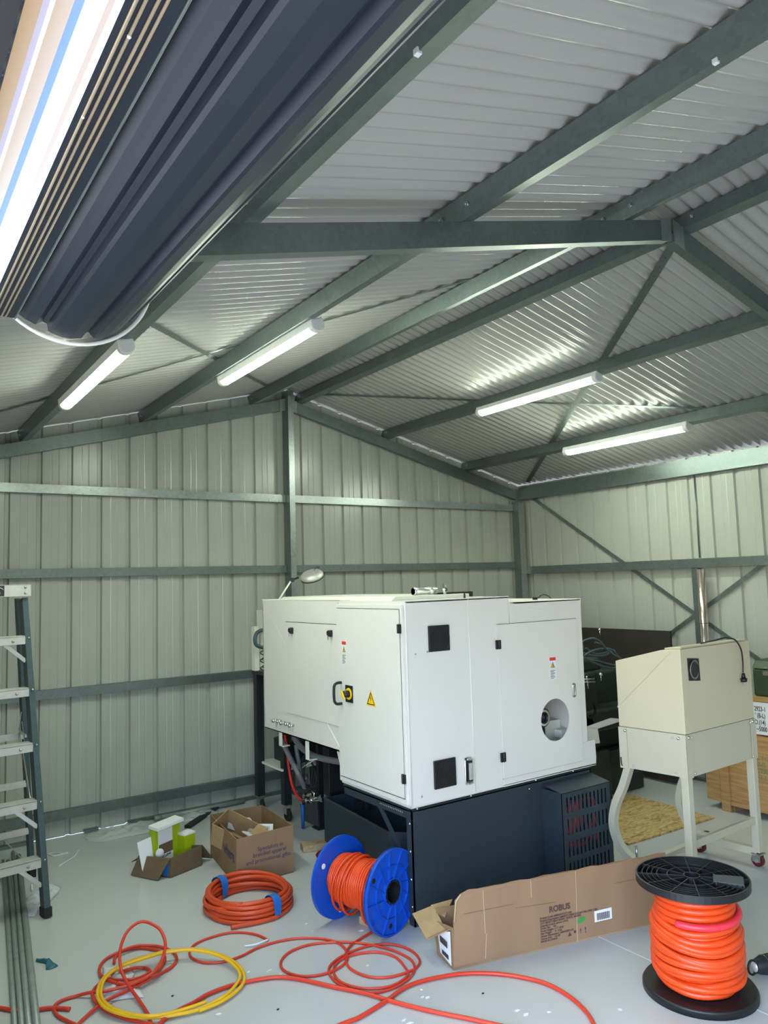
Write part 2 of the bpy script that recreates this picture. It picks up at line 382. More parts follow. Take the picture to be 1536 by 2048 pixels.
# posts
def post(x, y, w, d, z1, lab):
    t = thing('steel_post', lab, 'post', (x+w/2, y, 0))
    part('channel', 'galv', t, lambda mb: c_section(mb, (x, y, 0), (x, y, z1), (0, 1, 0), (1, 0, 0), d, w, t=.004))
    part('lit_flange_face', 'galv_light', t, lambda mb: mb.box((x+.002, y-.002, 0), (x+w, y+.001, z1)))  # light on the post's front face put into a brighter steel colour
    part('base_plate', 'galv', t, lambda mb: mb.box((x-.02, y-.02, 0), (x+w+.02, min(y+d+.02, D-.05), .008)))
post(3.095, 5.965, .055, .115, zr(3.13)+.165, 'galvanised centre post standing against the gable wall')
post(5.865, 5.955, .085, .10, 2.60, 'galvanised corner post where gable and right wall meet')
post(.108, 2.04, .085, .10, 2.56, 'galvanised post of the near portal beside the roller door')
post(5.885, 2.04, .085, .10, 2.56, 'galvanised post of the near portal on the right wall')
# girts on the gable wall
for z, nm in ((2.507, 'topmost'), (1.882, 'second from top'), (1.000, 'third from top'), (.130, 'lowest')):
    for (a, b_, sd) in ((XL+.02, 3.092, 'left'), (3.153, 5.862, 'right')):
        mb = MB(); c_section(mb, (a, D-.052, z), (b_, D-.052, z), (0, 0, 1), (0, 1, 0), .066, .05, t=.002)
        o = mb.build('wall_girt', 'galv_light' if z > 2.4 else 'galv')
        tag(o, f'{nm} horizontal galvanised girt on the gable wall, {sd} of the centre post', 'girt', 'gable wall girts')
mb = MB(); c_section(mb, (W-.062, YF+.02, 1.815), (W-.062, 5.97, 1.815), (0, 0, 1), (1, 0, 0), .078, .06, t=.002)
tag(mb.build('wall_girt', 'galv'), 'horizontal galvanised girt across the right wall at mid height', 'girt')
mb = MB(); c_section(mb, (W-.075, YF+.02, 2.622), (W-.075, 6.0, 2.622), (0, 0, 1), (1, 0, 0), .140, .07, lip=.02, t=.003)
tag(mb.build('eave_beam', 'galv'), 'deep galvanised eave beam along the top of the right wall', 'beam')
# braces
def strap(p, q, n, lab, cat='brace', w=.032, holes=True):
    p, q, n = Vector(p), Vector(q), Vector(n).normalized(); d = (q-p).normalized(); s_ = d.cross(n).normalized()*(w/2)
    mb = MB(); mb.prism([p+s_, p-s_, q-s_, q+s_], n*.002)
    L = (q-p).length; mb.cur = 1; k = 0
    while holes and k*.09+.05 < L and k < 70:
        c = p+d*(k*.09+.05); mb.cyl(c-n*.0004, c+n*.0024, .0035, 6); k += 1
    tag(mb.build('strap_brace', ['galv', 'black']), lab, cat, 'flat steel strap braces')
OF = .1865
def rp(x, y): return (x, y, zr(x)+OF)
strap(rp(3.344, 2.16), rp(5.93, 5.86), UPR, 'strap brace under the right roof slope, from near portal apex to far eave corner', w=.045)
strap(rp(3.30, 5.93), rp(5.7, 2.55), UPR, 'strap brace under the right roof slope, from gable ridge towards the near eave')
strap(rp(.30, 2.40), rp(2.98, 5.98), UPL, 'strap brace under the left roof slope, crossing towards the gable ridge')
strap(rp(.32, 5.55), rp(2.98, 2.86), UPL, 'strap brace under the left roof slope, rising from the far left corner')
strap((W-.012, 5.90, 2.66), (W-.012, 2.15, .22), (-1, 0, 0), 'strap brace on the right wall sloping down from the far top corner', w=.036)
strap((W-.016, 5.80, .22), (W-.016, 2.15, 2.60), (-1, 0, 0), 'strap brace on the right wall sloping up towards the camera', w=.036)
# pipe and stub post on right wall
t = thing('copper_pipe', 'shiny copper coloured pipe standing against the right wall behind the cream cabinet', 'pipe', (5.90, 3.85, 0))
part('tube', 'trace', t, lambda mb: mb.cyl((5.895, 3.845, 0), (5.895, 3.845, 1.80), .034, 24))
part('collar', 'black', t, lambda mb: mb.cyl((5.895, 3.845, 1.344), (5.895, 3.845, 1.348), .0345, 24))
mb = MB(); c_section(mb, (5.93, 3.90, 0), (5.93, 3.90, 1.81), (0, 1, 0), (1, 0, 0), .055, .05); tag(mb.build('wall_stud', 'galv'), 'short galvanised stud behind the copper coloured pipe on the right wall', 'stud')
mb = MB(); mb.cyl((W-.012, 3.905, 1.9), (W-.012, 3.905, 2.622), .006, 8)
tag(mb.build('tie_rod', 'galv'), 'thin galvanised rod between girt and eave beam on the right wall', 'rod')

# ------------------------------------------------------------------ tube lights
def led(x, y0, y1, lab):
    z = zr(x)+.0585; t = thing('tube_light', lab, 'light', (x, y0, z), 'surface mounted tube lights')
    up = UPL if x < XR else UPR; sd = SDL if x < XR else SDR
    c = Vector((x, 0, z))+up*.006
    def prof(a0, a1, r, n=14):
        return [c+sd*(math.cos(a0+(a1-a0)*k/n)*r)+up*(math.sin(a0+(a1-a0)*k/n)*r*.8) for k in range(n+1)]
    def body(mb):
        pl = [c-sd*.037+up*.0, c+sd*.037+up*.0, c+sd*.033+up*.036, c-sd*.033+up*.036]
        mb.prism([Vector((p.x, y0+.03, p.z)) for p in pl], (0, y1-y0-.06, 0))
    part('housing', 'led_body', t, body)
    def dif(mb):
        pl = prof(PI, 2*PI, .0355); mb.prism([Vector((p.x, y0+.035, p.z-.0005)) for p in pl], (0, y1-y0-.07, 0))
    part('diffuser', 'led', t, dif)
    for ya, yb in ((y0, y0+.04), (y1-.04, y1)):
        def cap(mb):
            pl = prof(PI, 2*PI, .039)+[c+sd*.036+up*.038, c-sd*.036+up*.038]
            mb.prism([Vector((p.x, ya, p.z)) for p in pl], (0, yb-ya, 0))
        part('end_cap', 'led_body', t, cap, bevel=.006)
    def clip(mb):
        pts = [Vector((c.x, y0+.05, c.z))+sd*.04, Vector((c.x, y0+.05, c.z))+sd*.046+up*.03, Vector((c.x, y0+.02, c.z))+sd*.04+up*.045]
        mb.tube(smooth_path(pts, 4), .002, 6)
    part('spring_clip', 'steel', t, clip)
for x, ya, yb, lab in ((.945, 3.34, 4.588, 'lit tube light furthest left, just beyond the roller door drum'), (1.892, 3.29, 4.54, 'lit tube light second from the left, on the second purlin'),
             (4.170, 3.395, 4.645, 'lit tube light right of the ridge, the higher of the right pair'), (5.173, 3.39, 4.636, 'lit tube light furthest right, nearest the right wall')):
    led(x, ya, yb, lab)
for x in (.945, 1.892, 4.170, 5.173): led(x, -3.2, -1.95, 'unseen tube light added in the near half of the shed, behind the viewer')  # unseen fittings, added to bring light from behind the viewer
# cable clips on purlins
for (px, pl) in (((1432, 133), 1.815), ((834, 82), .935)):
    d = on(0, pl, px); mb = MB(); mb.box((pl-.006, d.y-.007, zr(pl)+.096), (pl+.007, d.y+.007, zr(pl)+.109))
    tag(mb.build('cable_clip', 'white_paper'), 'small white clip on the edge of the %s purlin' % ('second' if pl > 1 else 'first'), 'clip', 'purlin clips')

# ------------------------------------------------------------------ roller door above the opening
RC = Vector((.418, 0, 2.599)); RR = .193; Y1 = 1.965; Y0 = -1.90
t = thing('roller_door', 'rolled up dark blue ribbed roller door drum above the opening', 'roller door', (RC.x, 0, RC.z))
def roll(mb):
    n = 11; poly = []
    for k in range(n):
        a = 2*PI*k/n+.13
        for da, r in ((-.24, RR), (-.10, RR+.002), (.0, RR+.001), (.06, RR-.001), (.13, RR-.002), (.18, RR-.018), (.245, RR-.018), (.29, RR-.002)):
            poly.append((RC.x+math.cos(a+da)*r, Y0, RC.z+math.sin(a+da)*r))
    mb.prism(poly, (0, Y1-Y0, 0))
part('curtain_roll', 'curtain', t, roll)
part('drum_ring', 'led_body', t, lambda mb: mb.tube([(RC.x+math.cos(2*PI*k/64)*.203, Y1+.012, RC.z+math.sin(2*PI*k/64)*.203) for k in range(64)], .005, 8, closed=True))
part('drum_wheel', 'galv', t, lambda mb: mb.ring((RC.x, Y1+.004, RC.z), (0, 1, 0), .03, .17, .004))
part('axle', 'galv_light', t, lambda mb: mb.cyl((RC.x, Y0-.08, RC.z), (RC.x, Y1+.10, RC.z), .017))
def rail(mb): mb.prism([(.226, Y0, 2.432), (.288, Y0, 2.432), (.288, Y0, 2.47), (.276, Y0, 2.47), (.276, Y0, 2.442), (.226, Y0, 2.442)], (0, Y1-Y0-.01, 0))
part('bottom_rail', 'curtain', t, rail, label='dark grey bottom rail')
for k, xx in enumerate((.236, .245, .257, .266)):
    part('seal_strip', 'brass', t, lambda mb: mb.cyl((xx, Y0, 2.430), (xx, Y1-.012, 2.430), .0022, 8), label='tan seal strip')
part('rail_edge', 'galv', t, lambda mb: mb.cyl((.2865, Y0, 2.431), (.2865, Y1-.01, 2.431), .0022, 8))
part('rivet', 'white_paper', t, lambda mb: mb.sphere((.245, .86, 2.429), .0028, 5))
part('rivet', 'white_paper', t, lambda mb: mb.sphere((.266, .72, 2.429), .0025, 5))
part('rivet', 'white_paper', t, lambda mb: mb.sphere((.236, 1.05, 2.429), .0025, 5))
# outside-facing head flashing between rail and eave; sky and ground reflections coloured per fold
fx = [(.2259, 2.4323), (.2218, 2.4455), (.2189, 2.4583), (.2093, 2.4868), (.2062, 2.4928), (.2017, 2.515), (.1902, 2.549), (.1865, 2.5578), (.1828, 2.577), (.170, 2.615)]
fm = ['fascia_white', 'fascia_ground_refl', 'fascia_white', 'fascia_lilac_refl', 'fascia_sky_refl', 'fascia_ground_refl', 'fascia_white', 'fascia_lilac_refl', 'fascia_ground_refl']
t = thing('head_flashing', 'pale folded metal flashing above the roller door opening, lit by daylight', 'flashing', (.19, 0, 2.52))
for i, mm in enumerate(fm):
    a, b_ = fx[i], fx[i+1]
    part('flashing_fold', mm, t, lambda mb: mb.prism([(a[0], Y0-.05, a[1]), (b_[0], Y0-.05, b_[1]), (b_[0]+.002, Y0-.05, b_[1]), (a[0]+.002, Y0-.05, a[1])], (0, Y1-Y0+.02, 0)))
mb = MB(); mb.prism([(.166, Y0-.4, 2.617), (.166, Y0-.4, 2.70), (-.02, Y0-.4, 2.70), (-.02, Y0-.4, 2.655)], (0, 5.2, 0))
struct(mb, 'trim_3', 'dark_fascia', 'dark eave soffit outside the door')
mb = MB(); mb.box((.30, Y1+.035, 2.54), (.46, Y1+.043, 2.66)); mb.box((XL+.03, Y1+.035, 2.56), (.31, Y1+.043, 2.64))
tag(mb.build('drum_bracket', 'galv'), 'galvanised bracket holding the far end of the door drum', 'bracket')

# ================================================================== CNC MACHINE
MX, MY = 2.392, 3.31
def LF(px, off=0): return on(0, MX-off, px)          # left face point
def RF(px, off=0): return on(1, MY-off, px)          # right face point
t = CNC = thing('cnc_machine', 'large white enclosed cnc machine on a dark blue grey base', 'machine', (3.0, 3.9, 0))
def _unused(mb):
    # door end block, with notched lower right corner
    Z0, ZT = .594, 1.668
    poly = [(MX, MY, Z0), (3.832, MY, Z0-.006), (3.832, MY, .738), (3.765, MY, .745), (3.765, MY, 1.628), (3.145, MY, 1.636), (3.145, MY, ZT), (MX, MY, ZT)]
    mb.prism(poly, (0, .70, 0))
    mb.prism([(MX+.004, 4.01, .768), (3.765, 4.01, .768), (3.765, 4.01, 1.628), (3.145, 4.01, 1.636), (3.145, 4.01, 1.672), (MX+.004, 4.01, 1.672)], (0, 1.06, 0))
# the round window needs a real hole: build the front skin as a plate with an opening
def skin(mb):
    c = Vector((3.480, MY-.002, .915)); rx, rz = .123, .125; n = 32
    x0, x1, z0, z1 = 3.040, 3.706, .640, 1.508
    inner = [c+Vector((math.cos(2*PI*k/n)*rx, 0, math.sin(2*PI*k/n)*rz)) for k in range(n)]
    outer = []
    for k in range(n):
        a = 2*PI*k/n; dx, dz = math.cos(a), math.sin(a); s = 1e9
        if dx > 1e-6: s = min(s, (x1-c.x)/dx)
        if dx < -1e-6: s = min(s, (x0-c.x)/dx)
        if dz > 1e-6: s = min(s, (z1-c.z)/dz)
        if dz < -1e-6: s = min(s, (z0-c.z)/dz)
        outer.append(c+Vector((dx*s, 0, dz*s)))
    # snap nearest outer points to the corners
    for cx, cz in ((x0, z0), (x1, z0), (x1, z1), (x0, z1)):
        q = min(range(n), key=lambda i: (outer[i].x-cx)**2+(outer[i].z-cz)**2); outer[q] = Vector((cx, c.y, cz))
    e = Vector((0, -.006, 0))
    V = inner+outer+[v+e for v in inner]+[v+e for v in outer]; F = []
    for k in range(n):
        j = (k+1) % n
        F += [(k, j, n+j, n+k), (2*n+k, 3*n+k, 3*n+j, 2*n+j), (n+k, n+j, 3*n+j, 3*n+k), (k, 2*n+k, 2*n+j, j)]
    mb.add(V, F)
def enc2(mb):
    """enclosure as thick sheet shell: door end"""
    Z0, ZT = .594, 1.668; y0, y1 = MY, 4.01
    # front skin pieces around the service door (door plate covers 3.03..3.71)
    for a, b_ in (((MX, .594), (3.043, ZT)), ((3.043, 1.505), (3.145, ZT)), ((3.145, 1.505), (3.765, 1.632)), ((3.703, .745), (3.765, 1.505)), ((3.043, .592), (3.832, .643)), ((3.703, .643), (3.832, .745))):
        mb.box((a[0], y0, a[1]), (b_[0], y0+.012, b_[1]))
    mb.box((MX, y0, Z0), (MX+.012, y1, ZT)); mb.box((3.753, y0+.002, .60), (3.765, 5.07, 1.632)); mb.box((MX, y0, ZT-.012), (3.145, y1, ZT))
    mb.box((3.145, y0, 1.62), (3.765, 5.07, 1.632)); mb.box((MX, y0, Z0), (3.832, 4.0, Z0+.012)); mb.box((3.02, y0+.01, .60), (3.03, 3.98, 1.62))
    mb.box((MX+.01, 3.99, .60), (3.76, 4.0, 1.63))
    # rear block
    mb.box((MX+.003, 4.0, .768), (MX+.015, 5.07, 1.672)); mb.box((MX+.003, 4.0, .768), (3.765, 5.07, .780)); mb.box((MX+.003, 4.0, 1.66), (3.145, 5.07, 1.672)); mb.box((MX+.003, 5.058, .768), (3.765, 5.07, 1.65))
part('enclosure', 'white_machine', t, enc2, bevel=.003)
def hood(mb): mb.prism([(2.47, 3.55, 1.667), (3.05, 3.55, 1.667), (3.05, 3.55, 1.69), (2.50, 3.55, 1.69)], (0, 1.40, 0))
part('top_hood', 'white_warm', t, hood, bevel=.004)
# electrical cabinet door on the left face
def cabdoor(mb): mb.box((MX-.016, MY+.012, .612), (MX, 4.004, 1.650))
d = part('cabinet_door', 'white_machine', t, cabdoor, bevel=.003)
def doorpanel(mb): mb.box((MX-.0195, MY+.036, .645), (MX-.016, 3.985, 1.622))
part('door_panel', 'white_machine', d, doorpanel, bevel=.001)
def gap(mb):
    x = MX-.0199
    for a, b_ in (((MY+.030, .639), (3.991, .6415)), ((MY+.030, 1.6255), (3.991, 1.628)), ((MY+.030, .639), (MY+.032, 1.628))):
        mb.box((x+.002, a[0], a[1]), (x+.0032, b_[0], b_[1]))
part('door_gap', 'ink', d, gap)
def handle(mb):
    y = 3.955; x = MX-.019
    mb.tube(smooth_path([(x, y, 1.064), (x-.03, y+.001, 1.064), (x-.047, y+.001, 1.076), (x-.052, y+.001, 1.10), (x-.052, y+.001, 1.15), (x-.047, y+.001, 1.174), (x-.03, y+.001, 1.186), (x, y, 1.186)], 4), .0085, 10)
part('door_handle', 'black', d, handle)
sw = part('isolator_plate', 'black', d, lambda mb: mb.box((MX-.024, 3.826, 1.080), (MX-.019, 3.905, 1.178)), bevel=.001)
part('isolator_ring', 'sign_yellow', d, lambda mb: mb.ring((MX-.025, 3.866, 1.130), (1, 0, 0), .020, .034, .004), label='yellow isolator ring')
part('isolator_knob', 'black', d, lambda mb: mb.cyl((MX-.026, 3.866, 1.130), (MX-.062, 3.868, 1.130), .021, 20, r2=.019))
part('isolator_lever', 'sign_yellow', d, lambda mb: mb.bar((MX-.067, 3.880, 1.150), (MX-.067, 3.850, 1.108), .008, .012), label='pale yellow lever edge')
for z in (1.524, .745): part('hinge', 'black', d, lambda mb: [mb.box((MX-.030, 3.325, z-.024), (MX-.018, 3.352, z+.024)), mb.cyl((MX-.030, 3.339, z-.024), (MX-.030, 3.339, z+.024), .006, 8)] and None, bevel=.0015)
# maintenance panel further back
p = part('access_panel', 'white_machine', t, lambda mb: mb.box((MX-.003, 4.008, .919), (MX+.004, 4.706, 1.523)), bevel=.0015)
part('panel_gap', 'ink', p, lambda mb: mb.box((MX-.0015, 4.008, 1.5235), (MX+.0035, 4.706, 1.5265)))
for y in (4.600, 4.085):
    k = part('knob', 'black', p, lambda mb: [mb.cyl((MX-.003, y, 1.473), (MX-.03, y, 1.473), .016, 14), mb.box((MX-.02, y-.013, 1.45), (MX-.003, y+.013, 1.49))] and None, bevel=.001)
    part('key', 'steel', p, lambda mb: mb.box((MX-.031, y-.006, 1.432), (MX-.029, y+.002, 1.457)))
# brass air fittings
for i, y in enumerate((4.862, 4.80, 4.745, 4.675, 4.62)):
    z = .845+(i % 2)*.004
    part('air_fitting', 'steel', t, lambda mb: [mb.cyl((MX+.003, y, z), (MX-.022, y, z), .009, 8), mb.sphere((MX-.028, y, z), .012, 6), mb.cyl((MX-.02, y-.018, z-.004), (MX-.02, y+.018, z+.002), .005, 8)] and None, label='small brass air fitting')
# warning labels
def sticker(face, a, b_, z0, z1, par):
    """tall safety label: red band, yellow triangle, lines of print"""
    if face == 'L': P = lambda u, z, o: (MX-.0195-o, a+(b_-a)*u, z); ax = (0, -1, 0); nx = (-1, 0, 0)
    else: P = lambda u, z, o: (a+(b_-a)*u, MY-.0082-o, z); ax = (1, 0, 0); nx = (0, -1, 0)
    nx = Vector(nx)
    def quad(mb, u0, zz0, u1, zz1, o): mb.prism([P(u0, zz0, o), P(u1, zz0, o), P(u1, zz1, o), P(u0, zz1, o)], nx*.0004)
    s = part('safety_label', 'white_paper', par, lambda mb: quad(mb, 0, z0, 1, z1, 0), label='white safety label with red band')
    H = z1-z0
    part('red_band', 'sign_red', par, lambda mb: quad(mb, .02, z1-H*.15, .98, z1-.001, .0006))
    tri = [P(.15, z0+H*.53, .0006), P(.85, z0+H*.53, .0006), P(.5, z0+H*.79, .0006)]
    part('warning_triangle', 'ink', par, lambda mb: mb.prism(tri, nx*.0003))
    tri2 = [P(.25, z0+H*.55, .001), P(.75, z0+H*.55, .001), P(.5, z0+H*.745, .001)]
    part('triangle_fill', 'sign_yellow', par, lambda mb: mb.prism(tri2, nx*.0003))
    part('warning_symbol', 'ink', par, lambda mb: mb.prism([P(.46, z0+H*.57, .0014), P(.60, z0+H*.57, .0014), P(.54, z0+H*.64, .0014), P(.6, z0+H*.64, .0014), P(.48, z0+H*.71, .0014), P(.5, z0+H*.655, .0014), P(.42, z0+H*.655, .0014)], nx*.0003))
    def lines(mb):
        quad(mb, .06, z0+H*.47, .94, z0+H*.474, .0006)
        for k in range(8):
            z = z0+H*(.045+.05*k); quad(mb, .08, z, .55+.38*((k*37) % 10)/10, z+H*.020, .0006)
    part('label_print', 'ink', par, lines)
sticker('L', 3.938, 3.890, 1.295, 1.432, d)
yw, zw = 3.637, 1.130
part('electric_warning', 'sign_yellow', d, lambda mb: mb.prism([(MX-.0197, yw+.050, zw-.044), (MX-.0197, yw-.050, zw-.046), (MX-.0197, yw-.001, zw+.046)], (-.0006, 0, 0)), label='yellow electric shock warning triangle')
def frame_tri(mb):
    o = [(yw+.040, zw-.037), (yw-.040, zw-.038), (yw, zw+.034)]; i_ = [(yw+.031, zw-.032), (yw-.031, zw-.033), (yw, zw+.022)]
    for k in range(3):
        a, b_ = o[k], o[(k+1) % 3]; c_, e = i_[(k+1) % 3], i_[k]
        mb.prism([(MX-.0206, *a), (MX-.0206, *b_), (MX-.0206, *c_), (MX-.0206, *e)], (-.0004, 0, 0))
part('triangle_border', 'ink', d, frame_tri)
part('lightning_bolt', 'ink', d, lambda mb: mb.prism([(MX-.0206, y+yw, z+zw) for y, z in ((-.001, .014), (.007, -.004), (.001, -.003), (.004, -.024), (-.006, -.002), (-.001, -.003))], (-.0004, 0, 0)))
# right face
def sdoor(mb): skin(mb)
sd_ = part('service_door', 'white_machine', t, sdoor)
part('door_outline', 'ink', sd_, lambda mb: [mb.box(a, b_) for a, b_ in (((3.0375, MY-.0035, 1.509), (3.709, MY-.0005, 1.5105)), ((3.707, MY-.0035, .638), (3.7085, MY-.0005, 1.510)), ((3.0375, MY-.0035, .6375), (3.709, MY-.0005, .639)))] and None)
for z in (1.395, .761): part('hinge', 'black', sd_, lambda mb: [mb.box((3.020, MY-.017, z-.026), (3.056, MY-.007, z+.026)), mb.cyl((3.038, MY-.018, z-.026), (3.038, MY-.018, z+.026), .006, 8)] and None, bevel=.0015)
sticker('R', 3.452, 3.506, 1.155, 1.288, sd_)
def latch(mb):
    for r, o in ((.013, .0), (.008, .003)): mb.tube([(3.652+math.cos(a)*r, MY-.010-o, 1.073+(.028 if math.sin(a) > 0 else -.028)+math.sin(a)*r) for a in [2*PI*k/24 for k in range(24)]], .0035, 6, closed=True)
    mb.box((3.646, MY-.012, 1.050), (3.658, MY-.007, 1.096))
part('recessed_latch', 'steel', sd_, latch)
part('panel_seam', 'white_warm', t, lambda mb: mb.cyl((2.831, MY-.001, .598), (2.831, MY-.001, 1.664), .0022, 8))
for (x0, x1, z0, z1) in ((2.537, 2.680, 1.390, 1.530), (2.542, 2.690, .667, .815)):
    v = part('vent_grille', 'black', t, lambda mb: mb.box((x0, MY-.014, z0), (x1, MY-.001, z1)), bevel=.004)
    def rings(mb):
        c = ((x0+x1)/2, MY-.0155, (z0+z1)/2)
        for k in range(5): mb.ring(c, (0, 1, 0), .012+k*.013, .016+k*.013, .003, 32)
    part('grille_rings', 'black_rough', v, rings)
for x, z in ((2.450, 1.385), (2.530, 1.392), (2.458, .645)): part('screw', 'steel', t, lambda mb: mb.sphere((x, MY-.002, z), .0055, 5))
# big multi pole connector
cn = part('connector_frame', 'chrome', t, lambda mb: [mb.box((2.757, MY-.008, .655), (2.803, MY, .800)), mb.cyl((2.757, MY-.010, .668), (2.757, MY-.010, .787), .005, 8), mb.cyl((2.803, MY-.012, .668), (2.803, MY-.012, .787), .005, 8)] and None, bevel=.002)
part('connector_body', 'black', cn, lambda mb: mb.box((2.763, MY-.022, .672), (2.799, MY-.008, .782)), bevel=.002)
part('connector_insert', 'alu', cn, lambda mb: mb.box((2.771, MY-.030, .682), (2.792, MY-.021, .772)), bevel=.002)
for z in (.662, .792): part('lever', 'chrome', cn, lambda mb: mb.bar((2.765, MY-.022, z), (2.797, MY-.022, z+(.004 if z < .7 else -.004)), .010, .010), bevel=.002)
# inside seen through the round opening
part('spindle_motor', 'black', t, lambda mb: [mb.cyl((3.435, MY+.06, .925), (3.435, MY+.30, .925), .060, 24), mb.ring((3.435, MY+.055, .925), (0, 1, 0), .030, .058, .012)] and None)
part('motor_flange', 'chrome', t, lambda mb: mb.ring((3.435, MY+.044, .925), (0, 1, 0), .036, .048, .006))
part('motor_mount', 'black', t, lambda mb: mb.box((3.36, MY+.10, .61), (3.50, MY+.32, .86)), bevel=.004)
part('inner_box', 'white_warm', t, lambda mb: [mb.box((3.56, MY+.20, .61), (3.74, MY+.40, .86)), mb.box((3.66, MY+.12, .76), (3.74, MY+.18, .81))] and None, bevel=.003)
# dark base
bs = part('base', 'navy', t, lambda mb: [mb.box((MX+.004, MY+.008, .004), (3.785, MY+.014, .578)), mb.box((3.775, MY+.008, .004), (3.785, 4.0, .578)), mb.box((MX+.004, MY+.008, .572), (3.785, 4.0, .592)), mb.box((2.86, MY+.10, .02), (3.77, 3.96, .57))] and None)
part('corner_post', 'navy', bs, lambda mb: [mb.box((MX+.002, MY+.006, .002), (MX+.010, MY+.052, .575)), mb.box((MX+.002, MY+.006, .002), (MX+.045, MY+.012, .575))] and None)
part('top_rail', 'navy', bs, lambda mb: mb.box((MX+.004, MY+.010, .535), (MX+.012, 3.99, .580)))
part('diagonal_strut', 'navy', bs, lambda mb: mb.bar((MX+.008, 3.64, .56), (MX+.008, 3.352, .275), .030, .006, up=(1, 0, 0)))
part('drip_edge', 'navy_dark', bs, lambda mb: mb.box((MX+.004, MY+.004, .580), (3.80, MY+.02, .594)))
for z in (.515, .375, .235, .10): part('screw', 'chrome', bs, lambda mb: mb.sphere((MX+.001, MY+.022, z), .007, 6))
for x, z in ((2.43, .588), (2.80, .588), (3.30, .588), (3.245, .548), (3.62, .551), (3.62, .588)): part('screw', 'chrome', bs, lambda mb: mb.sphere((x, MY+.003, z), .006, 6))
for k in range(14):
    part('vent_slot', 'steel', bs, lambda mb: mb.cyl((MX+.003, 3.40+k*.016, .553), (MX+.003, 3.400+k*.016, .563), .0022, 6))
# slotted pump cover
BX0, BX1, BY, BZ = 3.352, 3.775, 3.165, .53
def cover(mb):
    n = 11; x0, x1 = BX0+.028, BX1-.028; pit = (x1-x0)/n; sw_ = pit*.42
    rows = [(.415, .50), (.293, .378), (.170, .255), (.052, .137)]
    zs = sorted([0.004]+[q for r in rows for q in r]+[BZ])
    y0, y1 = BY, BY+.003
    mb.box((BX0, y0, .004), (x0, y1, BZ)); mb.box((x1, y0, .004), (BX1, y1, BZ))
    cur = .004
    for (a, b_) in sorted(rows):
        mb.box((x0, y0, cur), (x1, y1, a)); cur = b_
        for k in range(n+1):
            xa = x0+k*pit-(pit-sw_)/2; xb = xa+(pit-sw_); xa = max(xa, x0); xb = min(xb, x1)
            if xb > xa: mb.box((xa, y0, a), (xb, y1, b_))
    mb.box((x0, y0, cur), (x1, y1, BZ))
    mb.box((BX0, BY, .004), (BX0+.003, MY+.008, BZ)); mb.box((BX1-.003, BY, .004), (BX1, MY+.008, BZ)); mb.prism([(BX0, BY, BZ-.003), (BX1, BY, BZ-.003), (BX1, MY+.008, BZ+.024), (BX0, MY+.008, BZ+.024)], (0, 0, .003))
part('slotted_cover', 'navy', bs, cover)
def coil_(mb):
    for k in range(7):
        cx = 3.42+.040*k
        mb.tube(smooth_path([(cx, BY+.045, .19), (cx+.012, BY+.030, .26), (cx-.006, BY+.032, .34), (cx+.012, BY+.045, .43+.01*(k % 2)), (cx+.02, BY+.085, .44)], 5), .008, 8)
part('red_hose_bundle', 'red_hose', t, coil_, label='red hoses behind the slotted cover')

# parts hanging under the rear block
for px, y, z0 in ((559, 4.83, .672), (612, 4.43, .645)):
    y = LF((px, 1490)).y; part('hanging_bracket', 'white_warm', t, lambda mb: [mb.box((MX+.006, y-.02, z0), (MX+.012, y+.02, .775)), mb.box((MX+.006, y-.02, z0), (MX+.07, y+.02, z0+.005))] and None)
a, b_ = LF((668, 1500)), LF((682, 1535))
part('hanging_bracket', 'white_warm', t, lambda mb: mb.bar((MX+.03, a.y, .76), (MX+.03, b_.y+.01, .62), .03, .006, up=(1, 0, 0)))
HX = 2.52
def hp(px, X=HX): return on(0, X, px)
def ribbed(mb, pts, r, n=12):
    P = smooth_path(pts, 14); mb.tube(P, r, n, rf=lambda i: r*(1.0 if i % 2 else .86))
part('drain_hose', 'grey_hose', t, lambda mb: ribbed(mb, [hp((563, 1480)), hp((575, 1505)), hp((595, 1545)), hp((610, 1575), 2.6)], .019), label='grey ribbed drain hose')
part('drain_hose', 'grey_hose', t, lambda mb: ribbed(mb, [hp((592, 1490), 2.62), hp((598, 1525), 2.62), hp((612, 1560), 2.62)], .016), label='grey ribbed drain hose')
part('suction_hose', 'grey_hose', t, lambda mb: mb.tube(smooth_path([hp((588, 1474), 2.5), hp((600, 1492), 2.5), hp((620, 1508), 2.5), hp((645, 1517), 2.5), hp((684, 1524), 2.5), hp((720, 1528), 2.5)], 8), .020, 14), label='thick smooth grey hose')
part('hose_clamp', 'chrome', t, lambda mb: mb.ring(hp((566, 1490)), (.0, -.4, -1), .018, .023, .014))
part('air_line', 'red_hose', t, lambda mb: mb.tube(smooth_path([hp((570, 1470), 2.66), hp((574, 1500), 2.66), hp((577, 1530), 2.66), hp((583, 1565), 2.66), hp((592, 1588), 2.66), hp((602, 1600), 2.66)], 8), .010, 10), label='red air line')
def vcoil(mb):
    for k in range(4):
        c = hp((614+k*2, 1545+k), 2.60); P = []
        for q in range(28):
            an = 2*PI*q/28; P.append(c+Vector((.01*math.sin(an*2+k), -math.cos(an)*(.075+.004*k), math.sin(an)*(.118-.008*k))))
        mb.tube(P, .0042, 6, closed=True)
part('hanging_cable_coil', 'black_rough', t, vcoil, label='black cable coil hanging below')
part('cable_tie', 'white_paper', t, lambda mb: mb.tube([hp((604, 1536), 2.58), hp((615, 1528), 2.57), hp((627, 1521), 2.58)], .003, 6))
